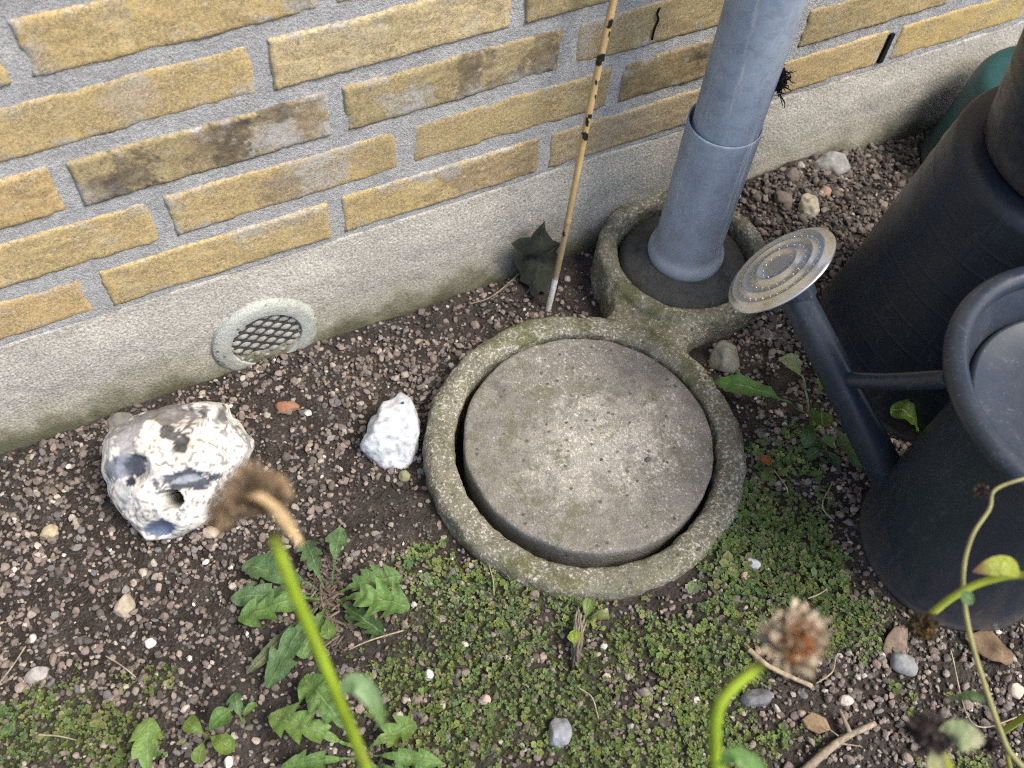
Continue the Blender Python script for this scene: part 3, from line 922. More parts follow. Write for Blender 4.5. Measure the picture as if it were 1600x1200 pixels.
# ================================================================== BLACK BUCKETS
BA = np.array([0.851, -0.339])
bk_ = thing('upturned_bucket', (BA[0], BA[1], -0.125), 'large ribbed black plastic bucket standing upside down behind the watering can', 'bucket')
prof = [(0.1440, -0.130), (0.1535, -0.130), (0.1555, -0.126), (0.1555, -0.116), (0.1525, -0.112)]
for i, z in enumerate(np.linspace(-0.11, 0.148, 150)):
    t = (z + .11) / .258
    r = 0.1515 - 0.0300 * t
    prof.append((r + 0.00055 * (1 if i in (8, 24, 37, 55, 71, 90, 104, 125, 140) else 0), z))
prof += [(0.1205, 0.153), (0.1195, 0.163), (0.1180, 0.170), (0.1140, 0.174), (0.1060, 0.175), (0.0001, 0.175)]
V, Fc = revolve(prof, (BA[0], BA[1], 0), 120)
link_mesh('bucket_wall', V, Fc, M['bin'], bk_)
b2 = thing('upper_bucket', (BA[0], BA[1], 0.175), 'smaller black bucket standing on the upturned bucket at the right edge', 'bucket')
prof = [(0.0001, 0.1765), (0.093, 0.1765), (0.0965, 0.179), (0.0980, 0.185)]
for i, z in enumerate(np.linspace(0.193, 0.40, 60)):
    prof.append((0.099 + 0.027 * (z - .193) / .207 + 0.0005 * (1 if i % 8 == 0 else 0), z))
prof += [(0.130, 0.402), (0.132, 0.406), (0.130, 0.41), (0.126, 0.408), (0.100, 0.23), (0.0001, 0.225)]
V, Fc = revolve(prof, (BA[0], BA[1], 0), 110)
link_mesh('bucket_wall', V, Fc, M['bin'], b2)

# teal bucket by the wall
TC = np.array([1.150, -0.128])
tl = thing('teal_bucket', (TC[0], TC[1], -0.14), 'teal plastic bucket standing upside down against the plinth behind the black buckets', 'bucket')
V, Fc = revolve([(0.100, -0.150), (0.116, -0.150), (0.118, -0.142), (0.116, -0.135), (0.1130, -0.13), (0.1040, -0.030), (0.1020, -0.018), (0.0970, -0.009), (0.089, -0.0055), (0.080, -0.0065), (0.0001, -0.0065)], (TC[0], TC[1], 0), 90)
link_mesh('bucket_wall', V, Fc, M['teal'], tl)
PC = np.array([1.162, -0.262])
bp = thing('black_pot', (PC[0], PC[1], -0.13), 'black plastic pot between the teal bucket and the stacked black buckets', 'pot')
V, Fc = revolve([(0.0001, -0.140), (0.060, -0.140), (0.070, -0.02), (0.075, -0.018), (0.0755, -0.002), (0.0735, 0.0), (0.0700, -0.004), (0.062, -0.05), (0.0001, -0.052)], (PC[0], PC[1], 0), 80)
link_mesh('pot_wall', V, Fc, M['black'], bp)

# ================================================================== STONES
def outline_stone(name, outline, cpx, lift, thick, colf, label, sub=4, rough=0.04, rscale=40, seed=0, hole=None, group=None, sink=True, cat='stone', facets=0, dents=()):
    """a stone whose profile seen from the path matches its outline; real depth = thick"""
    C0 = G(cpx[0], cpx[1], lift)
    D = float((C0 - CAM) @ ROT[2])
    V0, F0 = ICO[sub]
    e1, e2, e3 = ROT[0], -ROT[1], -ROT[2]
    th = np.arctan2(V0[:, 1], V0[:, 0])
    ol = np.array(outline, float) - np.array(cpx, float)
    oth = np.arctan2(-ol[:, 1], ol[:, 0]); orr = np.hypot(ol[:, 0], ol[:, 1]) * D / F_PX
    o_ = np.argsort(oth); oth, orr = oth[o_], orr[o_]
    R = np.interp(th, np.r_[oth - 2 * pi, oth, oth + 2 * pi], np.r_[orr, orr, orr])
    mean = orr.mean()
    rho = np.hypot(V0[:, 0], V0[:, 1])
    # smooth the outline towards the middle
    kk = sstep(0.25, 0.75, rho)
    R = R * kk + (.5 * mean + .5 * R) * (1 - kk)
    u, v = V0[:, 0] * R, V0[:, 1] * R
    w = np.sign(V0[:, 2]) * np.abs(V0[:, 2]) ** 0.8 * thick
    q = np.stack([u, v, w], -1)
    dn = rough * mean * fbm(q, rscale, 4, seed)
    if facets:
        fr = np.random.default_rng(seed + 900)
        for _ in range(facets):
            nn_ = fr.normal(size=3); nn_[2] = abs(nn_[2]) + (.3 if sub < 5 else 1.6); nn_ /= np.linalg.norm(nn_)
            ext = np.percentile(q @ nn_, 99.5)
            dd_ = np.clip(q @ nn_ - ext * (fr.uniform(.72, .90) if sub < 5 else fr.uniform(.84, .95)), 0, 9)
            q = q - dd_[:, None] * nn_ * .85
    q = q + V0 * dn[:, None] * (0.35 + 0.65 * np.abs(V0[:, 2:3]))
    for (dx_, dy_, drx, dry, ddp) in dents:
        pxl, pyl = topx(C0 + q[:, :1] * e1 + q[:, 1:2] * e2 + q[:, 2:3] * e3)
        q[:, 2] -= ddp * (1 - sstep(.35, 1.15, np.sqrt(((pxl - dx_) / drx) ** 2 + ((pyl - dy_) / dry) ** 2) + .15 * noise(q, 60, 7))) * (V0[:, 2] > -.1)
    pxl, pyl = topx(C0 + q[:, :1] * e1 + q[:, 1:2] * e2 + q[:, 2:3] * e3)
    dark = np.zeros(len(q))
    if hole:
        hx, hy, hrx, hry, hd = hole
        dq = np.sqrt(((pxl - hx) / hrx) ** 2 + ((pyl - hy) / hry) ** 2)
        k = (1 - sstep(0.75, 1.1, dq)) * (V0[:, 2] > 0)
        q[:, 2] -= k * hd
        dark = k
        holek = k
    colr = np.array([colf]) * np.ones((len(q), 1)) if isinstance(colf, tuple) else colf(q, pxl, pyl, V0)
    if hole:      # shade inside the hole, painted in as dark brown
        hk = sstep(.45, .8, holek)[:, None]
        colr = colr * (1 - hk) + np.array([.035, .030, .024]) * hk
    P = C0 + q[:, :1] * e1 + q[:, 1:2] * e2 + q[:, 2:3] * e3
    o = link_mesh(name, P, F0, M['stone'], None, True, np.clip(colr, .01, .9), C0)
    tag(o, label, cat, group)
    return o

def pat(c, P, x, y, cx, cy, rx, ry, col, s=1.0, sd=0, wob=.5, ang=0.0):
    wob = wob * .8
    dx, dy = x - cx, y - cy
    ca, sa = cos(ang), sin(ang)
    d = np.sqrt(((dx * ca + dy * sa) / rx) ** 2 + ((-dx * sa + dy * ca) / ry) ** 2) + wob * fbm(P, 75, 5, sd, .7)
    w = (1 - sstep(0.85, 0.98, d))[:, None] * s
    return c * (1 - w) + np.array(col) * w

def flint_col(q, x, y, V0):
    c = np.tile(np.array([0.67, 0.65, 0.60]), (len(q), 1))
    c *= (1 + .10 * fbm(q, 50, 3, 1))[:, None]
    c = pat(c, q, x, y, 270, 700, 70, 30, (0.66, 0.58, 0.42), .5, 2)
    sp = sstep(.46, .60, fbm(q, 260, 4, 3, .7) + .45 * noise(q, 24, 4) - .04)[:, None]
    c = c * (1 - .75 * sp) + np.array([.12, .11, .11]) * .75 * sp
    c = pat(c, q, x, y, 262, 650, 56, 20, (0.15, 0.135, 0.13), .9, 5, .8)
    c = pat(c, q, x, y, 196, 680, 26, 38, (0.26, 0.255, 0.27), .85, 6, .9)
    c = pat(c, q, x, y, 346, 650, 7, 16, (0.12, 0.12, 0.12), .9, 7)
    c = pat(c, q, x, y, 186, 732, 18, 18, (0.16, 0.18, 0.23), .9, 8, .9)
    c = pat(c, q, x, y, 213, 728, 18, 22, (0.055, 0.065, 0.085), 1, 9, .25)
    c = pat(c, q, x, y, 294, 748, 54, 17, (0.075, 0.085, 0.105), 1, 10, .45, -.1)
    c = pat(c, q, x, y, 300, 748, 26, 5, (0.34, 0.37, 0.42), .7, 12, 1.2, -.1)
    c = pat(c, q, x, y, 250, 826, 26, 15, (0.12, 0.15, 0.22), 1, 11, .3)
    c = pat(c, q, x, y, 272, 680, 18, 10, (0.07, 0.065, 0.065), .95, 13, 1.1)
    c = pat(c, q, x, y, 283, 697, 10, 7, (0.05, 0.05, 0.05), .95, 14, .8)
    c = pat(c, q, x, y, 240, 745, 26, 12, (0.42, 0.41, 0.40), .7, 17, 1.0, .4)
    c = pat(c, q, x, y, 196, 775, 10, 26, (0.40, 0.42, 0.46), .6, 18, .9)
    c = pat(c, q, x, y, 205, 752, 9, 8, (0.04, 0.04, 0.05), 1, 15, .3)
    c = pat(c, q, x, y, 388, 688, 5, 14, (0.25, 0.24, 0.24), .8, 16)
    return c
FL = [(168, 715), (172, 690), (182, 672), (200, 660), (222, 648), (250, 641), (275, 634), (296, 633), (310, 628), (330, 626), (346, 630), (352, 652), (360, 656), (378, 674), (391, 690), (393, 702),
      (386, 722), (372, 745), (357, 770), (345, 795), (325, 816), (300, 832), (270, 843), (243, 843), (226, 826), (208, 806), (190, 782), (180, 752)]
outline_stone('flint_stone', FL, (280, 738), 0.028, 0.062, flint_col, 'large white knobbly flint with a round hole and blue grey patches', 6, .10, 30, 33, (264, 781, 21, 15, .085), facets=6, dents=[(210, 730, 26, 26, .013), (292, 752, 50, 16, .006), (285, 652, 46, 16, .014), (250, 828, 28, 14, .007), (345, 652, 12, 22, .012), (280, 690, 20, 14, .006)])
def white_col(q, x, y, V0):
    c = np.tile(np.array([0.56, 0.585, 0.62]), (len(q), 1)) * (1 + .14 * fbm(q, 70, 4, 1))[:, None]
    sp = sstep(.5, .75, np.abs(fbm(q, 110, 3, 3)) + .2 * noise(q, 40, 4))[:, None]
    c = c * (1 - .45 * sp) + np.array([.25, .27, .29]) * .45 * sp
    c = pat(c, q, x, y, 629, 629, 3.5, 2.5, (.03, .03, .03), 1, 4, .2)
    return pat(c, q, x, y, 603, 640, 22, 9, (.55, .52, .53), .6, 5, .5, -.7)
WH = [(625, 612), (644, 624), (648, 640), (656, 665), (653, 689), (649, 715), (639, 733), (619, 739), (607, 736), (587, 722), (570, 708), (564, 695), (567, 685), (575, 675), (577, 659), (591, 645), (599, 628), (615, 621)]
outline_stone('white_stone', WH, (612, 680), 0.012, 0.030, white_col, 'white craggy stone lying left of the large drain ring', 5, .13, 75, 41, facets=7, dents=[(590, 655, 16, 8, .004), (625, 665, 22, 5, .003), (605, 690, 14, 10, .003)])

def ell(cx, cy, rx, ry, ang=0, n=14, j=.12):
    r_ = random.Random(int(cx * 7 + cy))
    out = []
    for i in range(n):
        a = 2 * pi * i / n
        k = 1 + r_.uniform(-j, j)
        x, y = rx * cos(a) * k, ry * sin(a) * k
        out.append((cx + x * cos(ang) - y * sin(ang), cy + x * sin(ang) + y * cos(ang)))
    return out
GR, DG, TN, WT, BR = (.20, .20, .20), (.10, .10, .105), (.36, .29, .21), (.62, .60, .56), (.13, .10, .08)
for (nm, cx, cy, rx, ry, an, colr, lab, rg) in [
    ('pebble', 1412, 1038, 24, 16, .5, (.22, .225, .23), 'smooth grey oval pebble touching a dry brown leaf', .03),
    ('stone', 1177, 882, 16, 9, .3, (.46, .46, .50), 'flat pale lilac stone among the moss right of the drain ring', .08),
    ('stone_chip', 1166, 901, 9, 8, .2, (.50, .36, .24), 'small tan triangular stone chip below the pale lilac stone', .1),
    ('stone', 1303, 259, 33, 20, .15, (.24, .24, .23), 'biggest grey stone by the plinth right of the downpipe', .10),
    ('limestone_piece', 1263, 322, 19, 22, .1, (.36, .33, .25), 'knobbly cream yellow stone in the gravel heap beside the downpipe', .22),
    ('stone', 1226, 311, 18, 13, .3, (.15, .12, .10), 'dark brown stone left of the knobbly cream yellow stone', .12),
    ('stone', 1290, 300, 12, 9, -.3, (.28, .18, .14), 'reddish brown stone above the knobbly cream yellow stone', .1),
    ('stone', 1240, 275, 17, 12, .4, (.14, .115, .10), 'brown clod of stone below the plinth edge right of the downpipe', .14),
    ('stone', 1133, 563, 24, 30, .2, (.22, .22, .18), 'angular grey green stone touching the corner between both drain rings', .08),
    ('stone', 446, 636, 21, 10, -.1, (.26, .13, .08), 'rust red flat stone on the gravel below the air vent', .08),
    ('stone', 55, 1056, 22, 12, -.55, (.33, .31, .29), 'striped grey stone in the gravel near the lower left corner', .05),
    ('stone', 77, 833, 15, 11, -.6, (.40, .34, .22), 'yellowish stone in the gravel left of the flint', .1),
    ('stone', 186, 658, 25, 12, -.35, (.20, .19, .16), 'long grey stone between the plinth and the flint', .08),
    ('stone', 330, 832, 16, 9, .1, (.45, .37, .29), 'flat tan stone touching the bottom of the flint', .05),
    ('pebble', 632, 744, 10, 9, 0, (.20, .21, .12), 'small green stained pebble touching the white craggy stone', .08),
    ('stone', 873, 1147, 18, 26, .3, (.26, .27, .29), 'blue grey flat stone in the moss at bottom centre', .08),
    ('stone', 1180, 1092, 26, 15, -.3, (.15, .155, .165), 'dark slate grey stone beside the bent green flower stem', .06),
    ('pebble', 671, 1055, 9, 9, 0, (.60, .60, .60), 'white pebble in the moss right of the pale green leaf', .08),
    ('pebble', 1588, 1080, 12, 12, 0, (.52, .44, .36), 'cream angular pebble at the right edge below the watering can', .1),
    ('pebble', 1322, 1095, 11, 9, 0, (.50, .44, .38), 'pinkish white pebble above the fibrous dead twig', .08),
    ('pebble', 357, 1191, 7, 10, 0, (.55, .52, .47), 'white oval pebble at the bottom edge beside the seedling', .05),
    ('stone', 195, 950, 15, 20, .2, (.36, .31, .23), 'upright buff stone in the left gravel', .12),
    ('stone', 758, 1095, 10, 9, 0, (.40, .31, .27), 'pinkish brown pebble in the moss below the white pebble', .06),
    ('pebble', 235, 1005, 9, 8, 0, (.62, .60, .54), 'round white pebble in the left gravel above the broad serrated leaf', .06),
    ]:
    D = 0.95
    outline_stone(nm, ell(cx, cy, rx, ry, an), (cx, cy), 0.35 * min(rx, ry) * D / F_PX, 0.75 * min(rx, ry) * D / F_PX, (lambda cc: (lambda q, x, y, V0: np.array([cc]) * (1 + .3 * fbm(q, 120, 4, 3))[:, None]))(colr), lab, 4, rg * 1.2, 90, int(cx + cy), facets=(3 if nm == 'pebble' else 8))

# ================================================================== GRAVEL (uncountable)
def blob(x, y, cx, cy, rx, ry, k=1.35):
    return np.clip(k * np.exp(-((x - cx) / rx) ** 2 - ((y - cy) / ry) ** 2), 0, 1)

def bare_mask(x, y):
    b = np.zeros_like(x)
    for (cx, cy, rx, ry, k) in [(870, 430, 120, 60, 1.2), (700, 770, 70, 90, 1.1), (600, 800, 110, 60, 1.1), (700, 500, 170, 45, .7), (280, 1020, 130, 60, .55), (60, 960, 110, 90, .5),
                                (330, 960, 90, 50, .6), (800, 880, 70, 40, .8), (1130, 560, 70, 60, .5), (1360, 900, 60, 90, .6), (1480, 1050, 90, 50, .5), (140, 770, 70, 90, .4), (520, 560, 60, 40, .1)]:
        b = np.maximum(b, blob(x, y, cx, cy, rx, ry, k))
    return np.clip(b, 0, 1)

def moss_mask(x, y, P):
    b = np.zeros_like(x)
    for (cx, cy, rx, ry, k) in [(880, 1040, 330, 150, 1.5), (1190, 880, 150, 130, 1.4), (720, 920, 150, 80, 1.2), (1240, 690, 90, 90, 1.0), (1000, 1160, 260, 100, 1.3), (680, 1150, 160, 100, 1.2),
                                (100, 1150, 220, 80, 1.1), (1290, 800, 40, 90, .8), (660, 880, 60, 50, 1.1), (200, 1060, 130, 50, .6), (1300, 990, 130, 80, 1.0), (1400, 1100, 110, 60, .7), (1480, 1190, 120, 40, .8), (640, 1250, 400, 100, 1)]:
        b = np.maximum(b, blob(x, y, cx, cy, rx, ry, k))
    b = np.clip(b, 0, 1) + 0.46 * fbm(P, 15, 4, 90, .65) + 0.24 * noise(P, 80, 95)
    return sstep(0.48, 1.05, b)

def free(x, y, z, m=0.0):
    """not inside a casting, can, bucket"""
    ok = np.hypot(x - RC[0], y - RC[1]) > RO + m
    ok &= np.hypot(x - SC[0], y - SC[1]) > SO + m
    q = np.stack([x, y], -1) - (RC + SC) / 2
    ok &= ~((np.abs(q @ dirv) < 0.10) & (np.abs(q @ nrm) < 0.075))
    ok &= np.hypot(x - CB[0], y - CB[1]) > 0.092 + m
    ok &= np.hypot(x - BA[0], y - BA[1]) > 0.153 + m
    ok &= np.hypot(x - TC[0], y - TC[1]) > 0.10 + m
    ok &= y < -0.010 - m
    return ok

film()
protos = []
V1, F1 = ICO[2]
V1c, F1c = ICO[1]
for k in range(24):
    V = V1.copy()
    pr = np.random.default_rng(500 + k)
    for _ in range(9):
        nn = pr.normal(size=3); nn /= np.linalg.norm(nn)
        h = pr.uniform(.55, .9)
        dd = V @ nn - h
        V = V - np.clip(dd, 0, 9)[:, None] * nn * .92
    V *= (1 + .10 * fbm(V, 2.2, 2, k))[:, None]
    protos.append(V)
# 80 triangle pebbles from the level-2 shapes: take the level-1 sphere with the same cuts
protos_lo = []
for k in range(24):
    V = V1c.copy()
    pr = np.random.default_rng(500 + k)
    for _ in range(7):
        nn = pr.normal(size=3); nn /= np.linalg.norm(nn)
        dd = V @ nn - pr.uniform(.6, .92)
        V = V - np.clip(dd, 0, 9)[:, None] * nn * .9
    protos_lo.append(V)
protos_oct = []
OV = np.array([(1, 0, 0), (-1, 0, 0), (0, 1, 0), (0, -1, 0), (0, 0, 1), (0, 0, -1)], float)
OF = [(0, 2, 4), (2, 1, 4), (1, 3, 4), (3, 0, 4), (2, 0, 5), (1, 2, 5), (3, 1, 5), (0, 3, 5)]
for k in range(24):
    pr = np.random.default_rng(700 + k)
    protos_oct.append(OV * pr.uniform(.6, 1.15, (6, 1)) + pr.normal(0, .12, (6, 3)))
protos_oct = np.array(protos_oct)
protos_lo = np.array(protos_lo); protos = np.array(protos)
PALP = np.array([(.17, .140, .122), (.23, .190, .164), (.29, .240, .205), (.135, .114, .10), (.10, .088, .08), (.33, .285, .235), (.23, .178, .152), (.20, .185, .175), (.42, .375, .32), (.60, .57, .52), (.155, .15, .15)])
PALW = np.array([.20, .19, .11, .15, .10, .07, .06, .05, .04, .012, .06])

def scatter(n, xr, yr, smin, smax, seed, hi=False, dens=None, lift=0.0, pw=1.6, palette=None):
    r = np.random.default_rng(seed)
    x = r.uniform(*xr, n); y = r.uniform(*yr, n)
    # only where the path can see the soil closely
    q_ = topx(np.stack([x, y, np.full(n, -.13)], -1))
    if xr[0] > -1: x, y = x[(q_[0] > -260) & (q_[0] < 1860) & (q_[1] < 1500)], y[(q_[0] > -260) & (q_[0] < 1860) & (q_[1] < 1500)]; n = len(x)
    z = gh(x, y)
    P = np.stack([x, y], -1)
    pxx, pyy = topx(np.stack([x, y, z], -1))
    keep = free(x, y, z, 0.002)
    if dens is not None:
        keep &= r.random(n) < dens(pxx, pyy, P)
    x, y, z = x[keep], y[keep], z[keep]; P = P[keep]; m = len(x)
    s = smin + (smax - smin) * r.random(m) ** pw
    protoset = protos if hi else (protos_lo if palette is None else protos_oct)
    k = r.integers(0, len(protoset), m)
    sc = np.stack([s, s * r.uniform(.55, .95, m), s * r.uniform(.35, .72, m)], -1) * .5
    a, t1, t2 = r.uniform(0, 2 * pi, m), r.normal(0, .35, m), r.normal(0, .35, m)
    ca, sa, c1, s1, c2, s2 = np.cos(a), np.sin(a), np.cos(t1), np.sin(t1), np.cos(t2), np.sin(t2)
    Rz = np.zeros((m, 3, 3)); Rz[:, 0, 0] = ca; Rz[:, 0, 1] = -sa; Rz[:, 1, 0] = sa; Rz[:, 1, 1] = ca; Rz[:, 2, 2] = 1
    Rx = np.zeros((m, 3, 3)); Rx[:, 0, 0] = 1; Rx[:, 1, 1] = c1; Rx[:, 1, 2] = -s1; Rx[:, 2, 1] = s1; Rx[:, 2, 2] = c1
    Ry = np.zeros((m, 3, 3)); Ry[:, 1, 1] = 1; Ry[:, 0, 0] = c2; Ry[:, 0, 2] = s2; Ry[:, 2, 0] = -s2; Ry[:, 2, 2] = c2
    Rm = Rz @ Rx @ Ry
    V = protoset[k] * sc[:, None, :]
    V = np.einsum('mij,mvj->mvi', Rm, V)
    V += np.stack([x, y, z + sc[:, 2] * r.uniform(-.1, .8, m) + lift], -1)[:, None, :]
    ci = r.choice(len(PALP), m, p=PALW / PALW.sum()) if palette is None else r.integers(0, len(palette), m)
    col = (PALP if palette is None else np.array(palette))[ci] * r.uniform(.8, 1.2, (m, 1))
    # browner and darker heap by the downpipe on the right
    wr = np.clip((x - .66) / .15, 0, 1)[:, None] * np.clip((.25 + y) / .1, 0, 1)[:, None]
    col = col * (1 - wr * .35) 
    nv_ = V.shape[1]
    C = np.repeat(col, nv_, 0)
    F0 = np.array(F1 if hi else (F1c if palette is None else OF))
    Fa = (F0[None] + (np.arange(m) * nv_)[:, None, None]).reshape(-1, 3)
    return V.reshape(-1, 3), Fa, C

def fast_mesh(name, V, Fa, C, mat, smooth=True):
    me = bpy.data.meshes.new(name)
    me.vertices.add(len(V)); me.vertices.foreach_set('co', V.astype(np.float32).ravel())
    k = Fa.shape[1]
    me.loops.add(Fa.size); me.loops.foreach_set('vertex_index', Fa.astype(np.int32).ravel())
    me.polygons.add(len(Fa)); me.polygons.foreach_set('loop_start', (np.arange(len(Fa)) * k).astype(np.int32))
    me.polygons.foreach_set('use_smooth', np.full(len(Fa), smooth))
    me.update(calc_edges=True)
    a = me.color_attributes.new('Col', 'FLOAT_COLOR', 'POINT')
    a.data.foreach_set('color', np.concatenate([C, np.ones((len(C), 1))], 1).astype(np.float32).ravel())
    me.materials.append(mat)
    o = bpy.data.objects.new(name, me); COL.objects.link(o)
    return o

def dens_main(x, y, P):
    d = (1 - bare_mask(x, y) * .93) * (1 - .55 * moss_mask(x, y, P))
    return d * (0.42 + 0.8 * np.clip(fbm(P, 13, 3, 7) + .55, 0, 1))
def dens_edge(x, y, P):
    return dens_main(x, y, P)
sets = [scatter(26000, (-0.42, 1.30), (-0.92, 0.0), .0030, .0060, 1, False, dens_main, pw=1.0),
        scatter(26000, (-0.42, 1.30), (-0.92, 0.0), .0048, .0078, 2, False, dens_main, pw=1.0),
        scatter(11500, (-0.42, 1.30), (-0.92, 0.0), .0076, .0112, 9, True, dens_main, pw=1.3),
        scatter(450, (-0.42, 1.30), (-0.92, 0.0), .010, .015, 6, True, dens_main, pw=2.2),
        scatter(60000, (-0.42, 1.30), (-0.92, 0.0), .0015, .0060, 8, False, lambda x, y, P: .55 + .45 * bare_mask(x, y) - .3 * moss_mask(x, y, P), pw=2.2, palette=[(.065, .054, .047), (.095, .080, .070), (.13, .108, .095), (.042, .036, .031), (.17, .143, .126)]),
        scatter(3600, (0.66, 1.25), (-0.26, 0.0), 0.004, .0135, 3, True, None, .002, 2.6),
        scatter(9000, (-0.42, 1.30), (-0.92, 0.0), .002, .005, 4, False, lambda x, y, P: .25 + .75 * dens_main(x, y, P)),
        scatter(3000, (-2.0, 2.6), (-2.6, -0.02), .006, .018, 5, False, lambda x, y, P: ((P[:, 0] < -.42) | (P[:, 0] > 1.3) | (P[:, 1] < -.92)) * 1.0)]
nV = 0; VV, FF, CC = [], [], []
for (V, Fa, C) in sets:
    VV.append(V); FF.append(Fa + nV); CC.append(C); nV += len(V)
gv = fast_mesh('gravel', np.concatenate(VV), np.concatenate(FF), np.concatenate(CC), M['pebble'], False)
tag(gv, 'loose brown and grey gravel scattered over the dark soil', 'gravel', kind='stuff')

# ================================================================== CREEPING GROUND COVER (uncountable)
r = np.random.default_rng(77)
n = 175000
x = r.uniform(-0.42, 1.35, n); y = r.uniform(-0.98, -0.03, n); z = gh(x, y)
P = np.stack([x, y], -1)
pxx, pyy = topx(np.stack([x, y, z], -1))
mm = moss_mask(pxx, pyy, P)
keep = free(x, y, z, -0.006) & (r.random(n) < mm * .62) & (np.hypot(x - RC[0], y - RC[1]) > RO - .004)
x, y, z, P, mm, pyy, pxx = x[keep], y[keep], z[keep], P[keep], mm[keep], pyy[keep], pxx[keep]
LV, LF, LCc = [], [], []
# each rosette: several cupped round leaves
tot = len(x)
nl = 4
ang = (np.arange(nl) / nl * 2 * pi)[None, :] + r.uniform(0, 6.3, (tot, 1)) + r.normal(0, .3, (tot, nl))
lush = np.maximum(blob(pxx, pyy, 1250, 780, 120, 170), blob(pxx, pyy, 1200, 900, 150, 60))[:, None]
big = 0.36 + .45 * r.random((tot, 1)) ** 2 + .30 * np.clip(noise(P, 12, 66), 0, 1)[:, None] + .45 * lush * r.random((tot, 1))
ls = (0.0021 * big * np.where(r.random((tot, 1)) < .06, 1.9, 1.0)) * r.uniform(.7, 1.25, (tot, nl))               # leaf radius
rd = ls * r.uniform(.7, 1.5, (tot, nl))
lift = 0.0015 + r.uniform(0, .0035, (tot, nl)) * mm[:, None] + .001
cx_ = x[:, None] + rd * np.cos(ang); cy_ = y[:, None] + rd * np.sin(ang); cz_ = z[:, None] + lift
tl_ = r.normal(.25, .45, (tot, nl))
k6 = 5
ra_ = np.linspace(0, 2 * pi, k6, endpoint=False)
lx = np.cos(ra_)[None, None, :]; ly = np.sin(ra_)[None, None, :] * .92
notch = np.ones(k6); 
ux, uy = np.cos(ang)[..., None], np.sin(ang)[..., None]
radx = lx * ls[..., None]; rady = ly * ls[..., None]
vx = cx_[..., None] + radx * ux - rady * uy
vy = cy_[..., None] + radx * uy + rady * ux
vz = cz_[..., None] + radx * tl_[..., None] + ls[..., None] * .28
cen = np.stack([cx_, cy_, cz_], -1)[:, :, None, :]
Vl = np.concatenate([cen, np.stack([vx, vy, vz], -1)], 2)       # tot,nl,8,3
Vl = Vl.reshape(-1, 3)
m = tot * nl
f0 = np.array([(0, 1 + i, 1 + (i + 1) % k6) for i in range(k6)])
Fa = (f0[None] + (np.arange(m) * (k6 + 1))[:, None, None]).reshape(-1, 3)
lc = np.array([(.120, .195, .055), (.150, .220, .065), (.085, .150, .055), (.195, .240, .070), (.135, .180, .090), (.225, .245, .100)])
ci = r.integers(0, len(lc), tot)
colr = lc[ci] * r.uniform(.75, 1.3, (tot, 1)) * (1 + .25 * noise(P, 18, 67))[:, None]
yel = np.clip(noise(P, 9, 68), 0, 1)[:, None] * .6
colr = colr * (1 - yel) + np.array([.210, .240, .060]) * yel
colr = np.repeat(colr, nl, 0) * r.uniform(.8, 1.2, (m, 1))
Cc = np.repeat(colr, k6 + 1, 0)
# pale leaf edges, darker eye
eye = np.tile(np.r_[.75, np.full(k6, 1.08)], m)[:, None]
cv = fast_mesh('ground_cover', Vl, Fa, Cc * eye, M['cover'], True)
tag(cv, 'low carpet of tiny round green leaves and moss on the soil', 'ground cover', kind='stuff')

# fine upright moss between the leaves (uncountable)
r = np.random.default_rng(78)
n = 150000
x = r.uniform(-0.42, 1.35, n); y = r.uniform(-0.98, -0.03, n)
P = np.stack([x, y], -1); z = gh(x, y)
pxx, pyy = topx(np.stack([x, y, z], -1))
mm2 = moss_mask(pxx, pyy, P[:, ::-1] * 1.3 + 5.0) * .8 + .45 * moss_mask(pxx, pyy, P)
tuft = np.clip(fbm(P, 45, 3, 140) * 1.6 + .15, 0, 1)
keep = free(x, y, z, -0.004) & (r.random(n) < mm2 * tuft)
x, y, z, P = x[keep], y[keep], z[keep], P[keep]; m = len(x)
h = r.uniform(.002, .0055, m); w_ = r.uniform(.0004, .0009, m); az = r.uniform(0, 2 * pi, m); ln = r.normal(0, .9, (m, 2)) * h[:, None]
a0 = np.stack([x - w_ * np.cos(az), y - w_ * np.sin(az), z], -1); a1 = np.stack([x + w_ * np.cos(az), y + w_ * np.sin(az), z], -1)
a2 = np.stack([x + ln[:, 0], y + ln[:, 1], z + h], -1)
Vt = np.stack([a0, a1, a2], 1).reshape(-1, 3)
Ft = np.arange(m * 3).reshape(-1, 3)
mc = np.array([(.13, .16, .04), (.17, .19, .05), (.09, .12, .035), (.20, .19, .08), (.14, .12, .06)])[r.integers(0, 5, m)] * r.uniform(.7, 1.3, (m, 1))
ms_ = fast_mesh('moss', Vt, Ft, np.repeat(mc, 3, 0), M['cover'], False)
tag(ms_, 'fine yellow green moss and dead fibres between the tiny round leaves', 'moss', kind='stuff')

